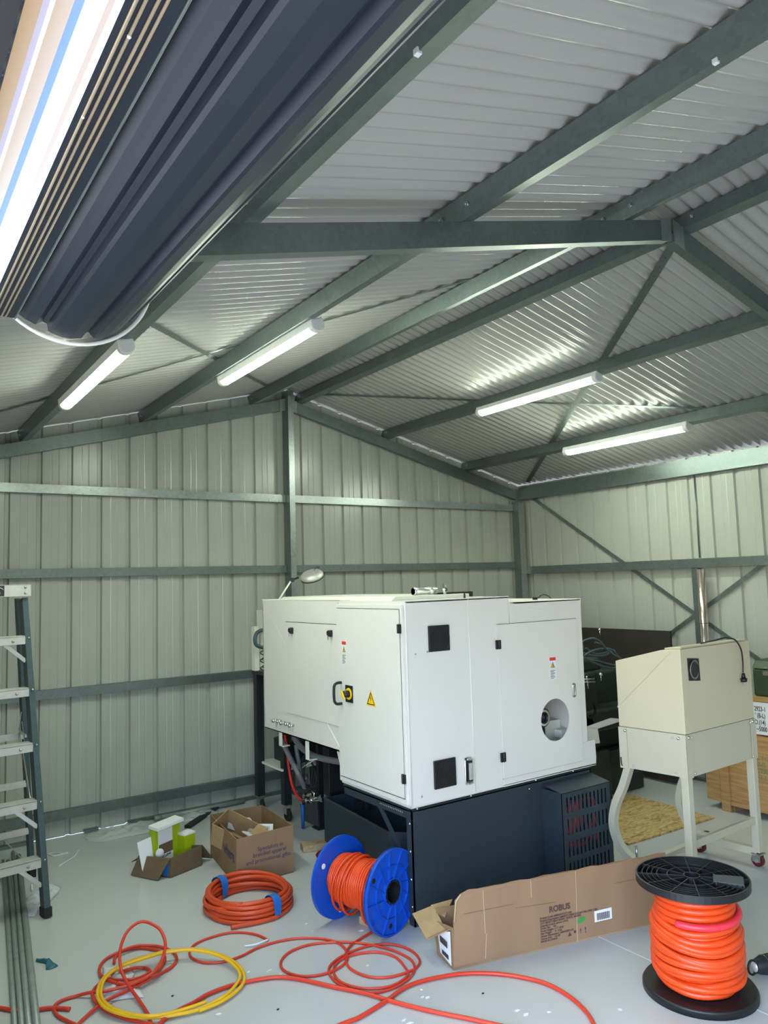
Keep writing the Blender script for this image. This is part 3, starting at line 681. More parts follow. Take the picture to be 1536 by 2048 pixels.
# machine bed, pump and coolant tank under the enclosure
def bed(mb):
    mb.box((2.95, 4.03, .0), (3.70, 5.0, .74)); mb.box((2.80, 4.05, .42), (2.95, 4.35, .765))
    mb.cyl((2.86, 4.52, .30), (2.86, 4.52, .62), .05, 16); mb.cyl((2.80, 4.38, .28), (2.80, 4.38, .50), .035, 16); mb.box((2.70, 4.70, .02), (2.95, 4.78, .74))
part('machine_bed', 'navy_dark', t, bed, bevel=.006)
def plate(mb, px0, px1, X):
    a, b_ = on(0, X, px0), on(0, X, px1); mb.box((X-.002, min(a.y, b_.y), min(a.z, b_.z)), (X, max(a.y, b_.y), max(a.z, b_.z)))
part('yellow_plate', 'sign_yellow', t, lambda mb: plate(mb, (652, 1534), (663, 1542), 2.795), label='small yellow label')
part('rating_plate', 'alu', t, lambda mb: plate(mb, (650, 1565), (659, 1578), 2.795))
part('rating_plate', 'alu', t, lambda mb: plate(mb, (649, 1505), (655, 1511), 2.795))
part('leg', 'navy_dark', t, lambda mb: [mb.box((2.80, 5.02, 0), (2.84, 5.06, .74)), mb.box((2.77, 4.99, 0), (2.87, 5.09, .01))] and None)
part('cross_panel', 'navy_dark', t, lambda mb: mb.box((2.84, 4.80, .05), (2.86, 5.03, .74)))
# camlock valve assembly
vb = hp((605, 1603), 2.70); ve = hp((645, 1596), 2.70)
def valve(mb):
    d_ = (ve-vb).normalized(); L = (ve-vb).length
    mb.cyl(vb, ve, .016, 16)
    for f, r in ((.0, .024), (.25, .021), (.5, .024), (.62, .021), (.96, .027)): mb.cyl(vb+d_*L*f, vb+d_*(L*f+.012), r, 16)
    u2 = vb+d_*L*.02+Vector((.02, 0, .035)); mb.cyl(u2, u2+d_*L*.4, .013, 12); mb.cyl(u2-d_*.01, u2+d_*.004, .020, 14)
    mb.cyl(vb+d_*L*.55, vb+d_*L*.62+Vector((0, 0, .05)), .008, 10); mb.bar(vb+d_*L*.58+Vector((0, 0, .05)), vb+d_*L*.52+Vector((0, 0, .062)), .014, .008)
part('camlock_valve', 'chrome', t, valve, label='chrome camlock valve')
part('blue_hose', 'tape', t, lambda mb: mb.cyl(vb+Vector((0, 0, -.02)), Vector((vb.x, vb.y, .01)), .013, 12), label='blue hose end')
# magnifier lamp and things on top
t = thing('bench_lamp', 'grey round magnifier lamp on a thin arm above the white machine', 'lamp', (2.52, 5.10, 1.60))
ly = 5.10
la = [on(1, ly, p_) for p_ in ((545, 1198), (583, 1160))]
part('arm', 'white_warm', t, lambda mb: mb.bar(Vector((la[0].x, ly, 1.60)), la[1], .012, .010), bevel=.001)
part('joint', 'black', t, lambda mb: mb.cyl(la[1]+Vector((0, -.015, 0)), la[1]+Vector((.012, .015, 0)), .017, 14))
part('neck', 'black', t, lambda mb: mb.bar(la[1], on(1, ly, (597, 1155)), .014, .014))
hc = on(1, ly, (623, 1149)); hn = Vector((-.20, -.22, .94)).normalized()
ax_ = Vector((.94, .10, .30)).normalized(); hn = Vector((-.36, -.26, .90)).normalized(); ax_ = (ax_-hn*ax_.dot(hn)).normalized()
def lhead(mb):
    n = 28; V = []; s2 = hn.cross(ax_).normalized()
    for o, r in ((-.026, .088), (-.006, .090), (.012, .075), (.018, .058)):
        for k in range(n): V.append(hc+hn*o+(ax_*math.cos(2*PI*k/n)+s2*math.sin(2*PI*k/n))*r)
    F = [(q*n+k, q*n+(k+1) % n, (q+1)*n+(k+1) % n, (q+1)*n+k) for q in range(3) for k in range(n)]
    mb.add(V, F, True); mb.add(V, [tuple(range(n))[::-1], tuple(range(3*n, 4*n))])
part('lamp_head', 'alu', t, lhead)
part('rubber_rim', 'black', t, lambda mb: mb.ring(hc-hn*.028, hn, .06, .090, .006))
part('hook', 'black', t, lambda mb: mb.tube(smooth_path([hc+ax_*.03+hn*.018, hc+ax_*.055+hn*.032, hc+ax_*.085+hn*.030, hc+ax_*.07+hn*.018], 5), .002, 6))
t = thing('chrome_cylinder', 'chrome flanged tube lying on top of the white machine', 'machine part', (2.75, 3.62, 1.70))
c0, c1, c2_ = [on(2, 1.735, p_) for p_ in ((826, 1186), (868, 1184), (889, 1183))]
yy = 3.62; c0 = on(1, yy, (826, 1186)); c1 = on(1, yy, (872, 1184)); c2_ = on(1, yy-.01, (888, 1182))
c0.z = c1.z = c2_.z = 1.714
part('barrel', 'silver', t, lambda mb: [mb.cyl(c0, c1, .021, 24), mb.cyl(c0, c0+(c1-c0)*.08, .024, 24), mb.cyl(c1-(c1-c0)*.32, c1, .024, 24, r2=.017)] and None)
part('flange', 'chrome', t, lambda mb: mb.ring(c2_+Vector((0, 0, .004)), Vector((.75, -.62, .12)), .010, .034, .012))
for k in range(8):
    an = 2*PI*k/8; u1 = Vector((.62, .75, 0)).normalized(); part('flange_bolt', 'steel', t, lambda mb: mb.sphere(c2_+Vector((.008, -.007, .004))+u1*math.cos(an)*.026+Vector((0, 0, math.sin(an)*.026)), .0042, 5))
part('flange_hub', 'black', t, lambda mb: mb.sphere(c2_+Vector((.008, -.008, .004)), .010, 6))
mb = MB(); mb.box((2.86, 3.62, 1.668), (3.14, 3.66, 1.700)); tag(mb.build('steel_bar', 'navy_dark'), 'dark flat bar lying on top of the white machine', 'bar')
mb = MB(); mb.cyl((2.885, 3.40, 1.668), (2.885, 3.40, 1.690), .006, 8); mb.cyl((2.885, 3.40, 1.690), (2.885, 3.40, 1.700), .004, 8); tag(mb.build('lifting_pin', 'black'), 'small black pin standing on top of the white machine', 'pin')
t = thing('loop_cable', 'thin black cable loop and plug on the lower right top of the machine', 'cable', (3.6, 3.5, 1.632))
part('cord', 'black', t, lambda mb: mb.tube(smooth_path([(3.585, 3.5, 1.640), (3.605, 3.5, 1.655), (3.635, 3.5, 1.662), (3.67, 3.5, 1.655), (3.70, 3.5, 1.637)], 5), .0035, 6))
part('plug', 'black', t, lambda mb: mb.box((3.545, 3.49, 1.632), (3.57, 3.51, 1.648)))

# chip bin under the machine
t = thing('chip_bin', 'dark blue grey chip bin pushed under the white machine', 'bin', (2.95, 4.0, 0))
A = [(2.66, 4.62), (2.56, 3.86), (2.80, 3.46), (3.2, 3.6), (3.2, 4.62)]
def bin_(mb):
    P = [Vector((2.60, 4.60, 0)), Vector((2.53, 3.74, 0)), Vector((2.83, 3.46, 0)), Vector((2.83, 4.60, 0))]
    z0, z1, th = .065, .345, .008
    n = len(P); cc = sum(P, Vector())/n
    I = [p_+(cc-p_).normalized()*th*1.6 for p_ in P]
    V = [p_+Vector((0, 0, z0)) for p_ in P]+[p_+Vector((0, 0, z1)) for p_ in P]+[p_+Vector((0, 0, z1)) for p_ in I]+[p_+Vector((0, 0, z0+.01)) for p_ in I]
    F = [tuple(range(n))]+[(3*n+k, 3*n+(k+1) % n, 2*n+(k+1) % n, 2*n+k) for k in range(n)]+[(k, (k+1) % n, n+(k+1) % n, n+k) for k in range(n)]+[(n+k, n+(k+1) % n, 2*n+(k+1) % n, 2*n+k) for k in range(n)]+[tuple(range(3*n, 4*n))]
    mb.add(V, F)
part('tub', 'navy', t, bin_)
part('rim', 'grey_tub', t, lambda mb: mb.bar((2.60, 4.60, .347), (2.53, 3.74, .347), .012, .006))
for x, y in ((2.66, 4.5), (2.66, 3.78), (2.76, 4.5), (2.76, 3.68)): part('caster', 'black_rough', t, lambda mb: mb.cyl((x-.012, y, .033), (x+.012, y, .033), .033, 14))

# ================================================================== behind the machine: feeder stand
t = thing('feeder_stand', 'dark steel stand on casters behind the white machine', 'stand', (2.85, 5.6, 0))
for x, y, z1 in ((2.655, 5.72, 1.07), (2.705, 5.36, 1.07), (3.15, 5.72, 1.10), (3.15, 5.36, 1.10)):
    part('leg', 'navy_dark', t, lambda mb: mb.box((x-.030, y-.030, .12), (x+.030, y+.030, z1)))
    part('caster_wheel', 'black_rough', t, lambda mb: [mb.cyl((x-.012, y-.02, .045), (x+.012, y-.02, .045), .045, 18), mb.cyl((x-.014, y-.02, .045), (x+.014, y-.02, .045), .018, 12)] and None)
    part('caster_fork', 'steel', t, lambda mb: [mb.box((x-.020, y-.035, .05), (x-.015, y+.02, .12)), mb.box((x+.015, y-.035, .05), (x+.020, y+.02, .12)), mb.box((x-.03, y-.03, .112), (x+.03, y+.03, .12))] and None)
part('shelf', 'white_warm', t, lambda mb: mb.box((2.66, 5.34, .37), (3.17, 5.74, .385)))
part('top_plate', 'navy_dark', t, lambda mb: mb.box((2.62, 5.32, 1.07), (3.2, 5.76, 1.10)))
part('tray', 'navy_dark', t, lambda mb: mb.box((2.77, 5.42, .386), (3.12, 5.70, .56)), bevel=.01)
t = thing('hydraulic_column', 'cream column with black hoses between the gable wall and the machine', 'machine part', (2.66, 5.66, 1.10))
part('column', 'white_warm', t, lambda mb: [mb.box((2.60, 5.66, 1.101), (2.640, 5.72, 1.45)), mb.box((2.648, 5.60, 1.101), (2.73, 5.72, 1.58))] and None, bevel=.002)
part('hose', 'fibre', t, lambda mb: mb.tube(smooth_path([(2.66, 5.62, 1.425), (2.60, 5.61, 1.405), (2.575, 5.60, 1.35), (2.60, 5.60, 1.30), (2.70, 5.59, 1.275)], 6), .015, 10), label='thick dark teal hose')
for q in range(3):
    zz = 1.255-.06*q; part('cable', 'black', t, lambda mb: mb.tube(smooth_path([(2.70, 5.59, zz+.02), (2.62, 5.59, zz), (2.625, 5.59, zz-.02), (2.66, 5.59, zz-.035), (2.63, 5.59, zz-.06), (2.70, 5.585, zz-.07)], 5), .004, 6))
t = thing('storage_tub', 'dark grey plastic tub on the floor beside the feeder stand', 'tub', (2.98, 5.18, 0))
def tub(mb):
    mb.prism([(2.80, 5.30, .005), (2.99, 5.30, .005), (3.02, 5.30, .24), (2.77, 5.30, .24)], (0, -.26, 0)); mb.box((2.755, 5.03, .225), (3.03, 5.31, .25))
part('body', 'grey_tub', t, tub, bevel=.006)

# ================================================================== CREAM BLAST CABINET
C = Vector((3.797, 2.637, 0)); R_ = Vector((4.533, 2.660, 0)); L_ = Vector((3.743, 3.046, 0))
ux = (R_-C); uy = (L_-C); up_ = Vector((0, 0, 1))
def B(s, q, z): return C+ux*s+uy*q+up_*z
nb = -uy.normalized(); nl = -ux.normalized()
t = thing('blast_cabinet', 'cream steel blasting cabinet with sloped top on four legs', 'cabinet', (4.15, 2.85, 0))
def cab(mb):
    prof = [(0, .878), (1.0, .878), (1.0, .985), (1.02, .990), (1.0, 1.0), (1.0, 1.262), (.30, 1.337), (.05, 1.347), (0, 1.347)]
    mb.prism([B(0, q, z) for q, z in prof], ux)
part('upper_body', 'cream', t, cab, bevel=.004)
def low(mb): mb.prism([B(.004, .01, .642), B(.996, .01, .642), B(.996, .99, .642), B(.004, .99, .642)], (0, 0, .235))
part('lower_hopper', 'cream_pale', t, low)
part('panel_joint', 'ink', t, lambda mb: mb.prism([B(.001, .003, .8765), B(.999, .003, .8765), B(.999, .997, .8765), B(.001, .997, .8765)], (0, 0, .0015)))
def cornerstrip(mb, s, q):
    e1 = -1 if s > .5 else 1; e2 = -1 if q > .5 else 1
    wx, wy = .055/ux.length*e1, .050/uy.length*e2
    o1 = -.003 if s < .5 else 1.003; o2 = -.005 if q < .5 else 1.005
    mb.prism([B(o1, o2, .638), B(o1+wx, o2, .638), B(o1+wx, o2, .876), B(o1, o2, .876)], -nb*.002)
    mb.prism([B(o1, o2, .638), B(o1, o2+wy, .638), B(o1, o2+wy, .876), B(o1, o2, .876)], -nl*.002)
for s, q in ((0, 0), (1, 0), (0, 1)): part('corner_angle', 'cream_pale', t, lambda mb: cornerstrip(mb, s, q))
def bolt_at(s, q, z, nrm, r): 
    p_ = B(s, q, z)+nrm*.003; part('bolt', 'chrome', t, lambda mb: mb.sphere(p_, r, 6))
for s, z, r in ((.03, .860, .011), (.075, .858, .006), (.085, .660, .006), (.955, .862, .011), (.92, .858, .006), (.93, .655, .006)): bolt_at(s, 0, z, nb, r)
for q, z, r in ((.10, .855, .011), (.19, .852, .006), (.17, .665, .006), (.90, .858, .011), (.80, .855, .006), (.80, .660, .006)): bolt_at(0, q, z, nl, r)
# side profile seam of the lid
part('lid_edge', 'cream', t, lambda mb: mb.bar(B(-.003, .965, 1.005), B(-.003, .13, 1.335), .004, .004))
part('top_lid', 'cream', t, lambda mb: mb.prism([B(.03, .02, 1.348), B(.97, .02, 1.348), B(.97, .26, 1.340), B(.03, .26, 1.340)], (0, 0, .010)), bevel=.003)
f0 = B(.115, 0, 1.285); f1 = B(.262, 0, 1.165)
fan = part('fan_frame', 'black', t, lambda mb: mb.prism([B(.088, -.001, 1.168), B(.236, -.001, 1.158), B(.231, -.001, 1.284), B(.082, -.001, 1.294)], nb*.005), bevel=.001)
fcen = B(.160, 0, 1.226)+nb*.008
part('fan_guard', 'steel', fan, lambda mb: [mb.ring(fcen, nb, .046, .049, .003), mb.ring(fcen, nb, .052, .054, .003)] and None)
part('fan_hole', 'navy_dark', fan, lambda mb: mb.disc(fcen-nb*.002, nb, .045, .002))
def cord(mb):
    pts = [B(.38, .10, 1.360), B(.46, .0, 1.375)+nb*.01, B(.58, .0, 1.385)+nb*.03, B(.70, 0, 1.365)+nb*.035, B(.79, 0, 1.305)+nb*.03, B(.83, 0, 1.23)+nb*.02, B(.835, 0, 1.165)+nb*.015]
    mb.tube(smooth_path(pts, 8), .0045, 8)
t2 = thing('power_cord', 'black power cord with plug hanging over the cream cabinet', 'cord', B(.6, 0, 1.36))
part('cable', 'black', t2, cord)
pp = B(.835, 0, 1.16)+nb*.016
part('plug', 'black', t2, lambda mb: [mb.cyl(pp, pp-up_*.032, .008, 10, r2=.013), mb.cyl(pp-up_*.032, pp-up_*.052, .021, 14, r2=.017)] and None)
for sx in (-.007, .007): part('plug_pin', 'chrome', t2, lambda mb: mb.box(pp+Vector((sx-.003, -.001, -.070)), pp+Vector((sx+.003, .001, -.050))))
# legs
def leg(s): 
    c_ = B(s, .06, 0)+ux.normalized()*(.024 if s < .5 else -.024)
    return part('leg', 'cream_pale', t, lambda mb: mb.bar(c_+up_*.085, c_+up_*.66, .046, .046, up=(0, 1, 0)), bevel=.004)
leg(0); leg(1)
for s in (0, 1):
    o = ux.normalized()*(.024 if s < .5 else -.024)
    pts = [B(s, .90, .66)+o, B(s, 1.02, .53)+o, B(s, 1.17, .40)+o, B(s, 1.22, .28)+o, B(s, 1.12, .17)+o, B(s, .90, .105)+o, B(s, .55, .092)+o, B(s, .06, .090)+o]
    def cl(mb):
        P = smooth_path(pts, 7); N = len(P); sx = ux.normalized()*.021; V = []
        for i in range(N):
            d_ = (P[min(i+1, N-1)]-P[max(i-1, 0)]).normalized(); b2 = d_.cross(sx).normalized()*.021
            V += [P[i]+sx+b2, P[i]-sx+b2, P[i]-sx-b2, P[i]+sx-b2]
        mb.add(V, [(4*i+k, 4*i+(k+1) % 4, 4*i+4+(k+1) % 4, 4*i+4+k) for i in range(N-1) for k in range(4)]+[(0, 1, 2, 3), (4*N-4, 4*N-3, 4*N-2, 4*N-1)])
    part('curved_leg', 'cream_pale', t, cl)
part('cross_bar', 'cream_pale', t, lambda mb: mb.bar(B(.05, .06, .275), B(.95, .06, .275), .022, .042), bevel=.002)
part('lower_bar', 'cream_pale', t, lambda mb: mb.bar(B(.05, .80, .10), B(.95, .80, .10), .04, .03), bevel=.002)
part('leveling_bolt', 'steel', t, lambda mb: mb.cyl(B(.02, .86, .10), B(.02, .86, .20), .007, 8))
for s, q in ((.03, .06), (.97, .06), (.03, .93), (.97, .93)):
    c_ = B(s, q, 0)
    part('caster_plate', 'steel', t, lambda mb: [mb.box(c_+Vector((-.03, -.03, .074)), c_+Vector((.03, .03, .082))), mb.box(c_+Vector((-.022, -.02, .03)), c_+Vector((-.018, .03, .076))), mb.box(c_+Vector((.018, -.02, .03)), c_+Vector((.022, .03, .076)))] and None)
    part('caster_wheel', 'maroon_wheel', t, lambda mb: mb.cyl(c_+Vector((-.013, .004, .036)), c_+Vector((.013, .004, .036)), .036, 20))
    part('caster_hub', 'chrome', t, lambda mb: mb.cyl(c_+Vector((-.024, .004, .036)), c_+Vector((.024, .004, .036)), .012, 12))
part('leg_plug', 'black', t, lambda mb: mb.disc(B(.03, .0, .17)+nb*.001, nb, .009, .004))
part('drain_cable', 'black', t, lambda mb: mb.tube(smooth_path([B(-.005, .99, .70), B(0, .98, .65), B(.05, .90, .615), B(.2, .8, .62), B(.35, .7, .66)], 6), .004, 6))

# cream guide chute at right end of the machine
t = CNC
def ch(px, Y): return on(1, Y, px)
q0 = [ch((1173, 1453), 3.60), ch((1221, 1436), 3.60), ch((1247, 1438), 3.60), ch((1194, 1455), 3.60)]
part('part_chute', 'white_machine', t, lambda mb: mb.prism([v for v in q0], (0, .006, -.012)))
q1 = [ch((1174, 1453), 3.61), ch((1195, 1454), 3.61), ch((1200, 1486), 3.61), ch((1170, 1490), 3.61)]
part('chute_plate', 'white_warm', t, lambda mb: mb.prism(q1, (0, .01, 0)))

# ================================================================== OLD DARK MACHINE
t = thing('old_milling_machine', 'old dark green machine tool with levers behind the cream cabinet', 'machine', (4.95, 4.6, 0))
def ob(mb):
    mb.box((4.35, 4.12, .0), (4.95, 4.70, .40)); mb.box((4.42, 4.18, .40), (4.90, 4.70, 1.00)); mb.box((4.30, 4.10, .55), (5.3, 4.5, .72))
    mb.box((4.55, 4.25, 1.0), (5.05, 4.66, 1.10)); mb.box((4.95, 4.2, .0), (5.45, 4.66, .36)); mb.box((4.95, 4.3, .36), (5.35, 4.66, .98))
part('body', 'dark_green', t, ob, bevel=.02)
part('gearbox', 'dark_green', t, lambda mb: [mb.cyl((4.50, 4.16, .93), (4.50, 4.40, .93), .085, 28), mb.cyl((4.66, 4.12, .93), (4.66, 4.3, .93), .075, 28), mb.cyl((4.65, 4.10, .62), (4.65, 4.3, .62), .09, 28)] and None)
part('motor', 'dark_green', t, lambda mb: [mb.cyl((4.40, 4.30, 1.02), (4.40, 4.30, 1.13), .045, 20), mb.cyl((4.40, 4.30, 1.13), (4.40, 4.30, 1.145), .028, 16)] and None)
part('oil_cap', 'steel', t, lambda mb: [mb.cyl((4.33, 4.22, 1.14), (4.33, 4.22, 1.155), .022, 16), mb.cyl((4.33, 4.22, 1.07), (4.33, 4.22, 1.14), .012, 12)] and None)
for (a, b_) in (((1167, 1359), (1188, 1358)), ((1167, 1364), (1190, 1364))):
    part('feed_rod', 'steel', t, lambda mb: mb.cyl(on(1, 4.05, a), on(1, 4.05, b_), .006, 10))
for a, b_, kr in (((1199, 1259), (1200, 1270), .011), ((1201, 1349), (1202, 1361), .016), ((1175, 1365), (1176, 1377), .009), ((1173, 1354), (1175, 1364), .009)):
    part('lever', 'chrome', t, lambda mb: [mb.sphere(on(1, 4.05, a), kr, 7), mb.cyl(on(1, 4.05, a), on(1, 4.05, b_), .005, 8)] and None)
part('hand_wheel', 'black', t, lambda mb: mb.ring(on(1, 4.06, (1181, 1420)), (0, 1, 0), .050, .066, .016))
def cables(mb):
    rows = [[(1167, 1300), (1165, 1285), (1172, 1280), (1186, 1277), (1200, 1283), (1212, 1297), (1226, 1308), (1242, 1318)],
            [(1168, 1312), (1182, 1303), (1200, 1298), (1222, 1299), (1236, 1312), (1243, 1318)],
            [(1166, 1306), (1180, 1310), (1196, 1312), (1212, 1310), (1226, 1304), (1240, 1316)],
            [(1168, 1316), (1184, 1324), (1204, 1332), (1222, 1336), (1238, 1335)],
            [(1180, 1320), (1198, 1323), (1216, 1328), (1236, 1332)],
            [(1190, 1285), (1204, 1290), (1216, 1300), (1230, 1303)],
            [(1172, 1296), (1180, 1302), (1192, 1308), (1210, 1306), (1228, 1300)]]
    for i, r in enumerate(rows): mb.tube(smooth_path([on(1, 4.06+.015*i, p_) for p_ in r], 6), .008, 8)
part('coiled_cables', 'fibre', t, cables, label='dull grey cables coiled over the machine')
mb = MB(); mb.box((5.68, 4.03, .02), (5.70, 5.40, 1.285))
tag(mb.build('backing_board', 'board'), 'dark brown sheet board leaning near the right wall behind the old machine', 'board')

# ================================================================== crates and case on the right
CX = 5.37
t = thing('wooden_crate', 'large pine shipping crate on skids near the right wall', 'crate', (5.6, 2.9, 0))
part('body', 'crate', t, lambda mb: mb.box((CX, 2.30, .055), (5.90, 3.575, .585)), bevel=.003)
part('batten', 'crate', t, lambda mb: mb.box((CX-.022, 3.375, .0), (CX, 3.445, .585)), bevel=.002)
part('batten', 'crate', t, lambda mb: mb.box((CX-.022, 2.55, .0), (CX, 2.62, .585)), bevel=.002)
part('bottom_rail', 'crate', t, lambda mb: mb.box((CX-.018, 2.30, .050), (CX, 3.372, .082)), bevel=.002)
part('skid', 'crate', t, lambda mb: [mb.box((CX+.03, 3.37, 0), (5.88, 3.45, .054)), mb.box((CX+.03, 2.5, 0), (5.88, 2.6, .054))] and None)
for k in range(7): part('nail', 'ink_brown', t, lambda mb: [mb.sphere((CX-.001, 3.555, .10+k*.07), .003, 4)] and None)
txt = ['MADE IN JAPAN', 'CNC LATHE USE', 'HANDLE WITH CARE', 'MODEL 18 IN-CA']
for i, (s_, m_) in enumerate(zip(('SUMI TOMO', 'CRANE HEAD', 'ELECTRIC', 'No.12 18-CA'), ('ink_green', 'ink_green', 'ink_green', 'ink_green'))):
    pz = .415-.045*i; text('stencil_print', s_[:9], .046, m_, t, (CX-.002, 3.24, pz), (0, -1, 0), (0, 0, 1), .0004)
t = thing('label_crate', 'smaller pine crate with a white numbered sign, stacked on the large crate', 'crate', (5.6, 2.9, .6))
part('body', 'crate', t, lambda mb: mb.box((CX+.02, 2.30, .625), (5.90, 3.17, .865)), bevel=.003)
part('skid', 'crate', t, lambda mb: [mb.box((CX+.04, 3.0, .586), (5.88, 3.08, .624)), mb.box((CX+.04, 2.4, .586), (5.88, 2.48, .624))] and None)
part('top_rail', 'crate', t, lambda mb: mb.box((CX-.002, 2.30, .832), (CX+.02, 3.17, .865)), bevel=.002)
sg = part('sign', 'white_paper', t, lambda mb: mb.box((CX-.004, 2.60, .600), (CX-.001, 3.165, .828)), label='white sign with black numbers')
for s_, y, z in (('2923-1', 3.146, .766), ("' (B-L)", 3.142, .718), ('O.(14)', 3.149, .670), ('~5000', 3.138, .624)):
    text('sign_text', s_, .046, 'ink', sg, (CX-.0045, y, z), (0, -1, 0), (0, 0, 1), .0004, bold=.0006, sx=.66)
t = thing('green_case', 'olive green metal case on top of the stacked crates', 'case', (5.6, 2.9, .87))
part('case_body', 'green_case', t, lambda mb: mb.box((CX+.03, 2.40, .868), (5.85, 3.16, 1.06)), bevel=.012)
part('case_lid', 'green_case', t, lambda mb: mb.prism([(CX+.026, 2.39, 1.062), (CX+.026, 3.165, 1.062), (CX+.09, 3.165, 1.122), (CX+.09, 2.39, 1.122)], (.44, 0, 0)), bevel=.01)
part('catch', 'steel', t, lambda mb: [mb.box((CX+.018, 3.03, 1.02), (CX+.03, 3.075, 1.05)), mb.tube([(CX+.015, 3.035, 1.05), (CX+.015, 3.035, 1.075), (CX+.015, 3.07, 1.075), (CX+.015, 3.07, 1.05)], .003, 6, closed=True)] and None)
for y, r, h, mm, lab in ((3.10, .013, .07, 'alu', 'clear and silver bottle standing behind the green case lid'), (3.0, .016, .09, 'black', 'black bottle standing on the green case')):
    mb = MB(); mb.cyl((5.56, y, 1.122), (5.56, y, 1.122+h), r, 14); mb.cyl((5.56, y, 1.122+h), (5.56, y, 1.135+h), r*.7, 12)
    tag(mb.build('bottle', mm), lab, 'bottle')
mb = MB(); mb.box((5.50, 2.80, 1.123), (5.62, 2.93, 1.15)); tag(mb.build('wood_block', 'card_dark'), 'small brown block on the green case at the right edge', 'block')
# OSB sheet on floor
mb = MB(); mb.prism([(4.21, 3.40, .001), (5.12, 3.365, .001), (5.16, 4.34, .001), (4.24, 4.38, .001)], (0, 0, .012))
tag(mb.build('osb_sheet', 'osb'), 'yellowish strand board sheet lying on the floor under the cream cabinet', 'board')
t = thing('door_hinge_hardware', 'small shiny bracket on the floor behind the cabinet leg', 'bracket', fl((1412, 1672)))
h_ = fl((1410, 1672)); part('plate', 'chrome', t, lambda mb: mb.box(h_+Vector((-.05, -.03, .001)), h_+Vector((.05, .03, .012))), bevel=.002)
part('loop', 'chrome', t, lambda mb: mb.ring(h_+Vector((.02, 0, .02)), (0, 0, 1), .008, .02, .012))

# ================================================================== LADDER
t = thing('step_ladder', 'blue grey fibreglass step ladder with pale aluminium treads at the left edge', 'ladder', (.6, 5.0, 0))
wx = Vector((.993, .115, 0)).normalized(); wyd = Vector((-.115, .993, 0))
FR = Vector((.885, 4.69, 0)); RE = Vector((.93, 5.39, 0)); TOPF = Vector((.805, 5.03, 1.74)); TOPR = Vector((.790, 5.12, 1.74))
def railpt(z): return FR+(TOPF-FR)*(z/1.74)
def chan(mb, p, q, w, dpt):
    d_ = (q-p).normalized(); a = wx*(w/2); b2 = d_.cross(wx).normalized()*(dpt/2)
    mb.prism([p+a+b2, p-a+b2, p-a-b2, p+a-b2], q-p)
for k, (off, lab) in enumerate(((0, None), (-.52, None))):
    o = wx*off; ot = wx*(off*.80)
    part('front_rail', 'fibre', t, lambda mb: chan(mb, FR+o+Vector((0, 0, .02)), TOPF+ot, .034, .075), bevel=.003)
    part('rear_rail', 'fibre', t, lambda mb: chan(mb, RE+o+Vector((0, 0, .02)), TOPR+ot, .030, .055), bevel=.003)
    part('rubber_foot', 'black_rough', t, lambda mb: [chan(mb, FR+o, FR+o+Vector((0, .008, .05)), .042, .085)] and None)
    part('rubber_foot', 'black_rough', t, lambda mb: [chan(mb, RE+o, RE+o+Vector((0, -.005, .05)), .038, .065)] and None)
zs = [.262, .565, .872, 1.178, 1.475]
for i, z in enumerate(zs):
    c_ = railpt(z); f = z/1.74; w_ = .52*(1-.2*f)
    def step(mb):
        a = c_-wx*.018-wyd*.040; b2 = c_-wx*(w_-.018)-wyd*.040
        mb.prism([a+up_*.0, b2+up_*.0, b2+up_*.045, a+up_*.045], wyd*.003)
        mb.prism([a+up_*.040, b2+up_*.040, b2+up_*.045, a+up_*.045], wyd*.085)
        for k in range(5): 
            e = wyd*(.008+.017*k); mb.prism([a+up_*.045+e, b2+up_*.045+e, b2+up_*.049+e, a+up_*.049+e], wyd*.006)
        mb.prism([a+wyd*.082, b2+wyd*.082, b2+wyd*.082+up_*.045, a+wyd*.082+up_*.045], wyd*.003)
    s = part('tread', 'alu', t, step)
    part('rivet', 'steel', s, lambda mb: mb.sphere(c_-wx*.085-wyd*.041+up_*.020, .008, 6))
    part('rivet', 'steel', t, lambda mb: mb.sphere(c_-wyd*.038+wx*.002+up_*.035, .007, 5))
    if i in (0, 1, 4): part('gusset_brace', 'steel', t, lambda mb: mb.bar(c_-wx*.12-wyd*.01+up_*.0, railpt(z-.10)-wx*.015-wyd*.015, .022, .004, up=wyd))
def rearpt(z): return RE+(TOPR-RE)*(z/1.74)
for z in (.30, .60, .90, 1.17):
    c_ = rearpt(z); w_ = .52*(1-.2*z/1.74)
    part('rear_bar', 'alu', t, lambda mb: mb.bar(c_-wx*.01-wyd*.02, c_-wx*w_-wyd*.02, .012, .040), bevel=.001)
part('rear_brace', 'steel', t, lambda mb: mb.bar(rearpt(.08)-wx*.02, rearpt(.29)-wx*.16, .004, .022, up=wyd))
part('rear_brace', 'steel', t, lambda mb: mb.bar(rearpt(.50)-wx*.02, rearpt(.59)-wx*.10, .004, .022, up=wyd))
for z in (.95, .60): part('spreader', 'steel', t, lambda mb: mb.bar(railpt(z)-wx*.03+wyd*.03, rearpt(z-.02 if z > .9 else z+.35)-wx*.03, .005, .016))
cp = TOPF+wx*.025-wyd*.065
cap = part('top_cap', 'alu', t, lambda mb: [mb.prism([cp+up_*.015, cp-wx*.46+up_*.015, cp-wx*.46+up_*.085, cp+up_*.085], wyd*.004), mb.prism([cp+up_*.081, cp-wx*.46+up_*.081, cp-wx*.46+up_*.085, cp+up_*.085], wyd*.20)] and None, bevel=.0015)
for zz in (.034, .068): part('rivet', 'steel', cap, lambda mb: mb.sphere(cp-wx*.032-wyd*.001+up_*zz, .0075, 6))
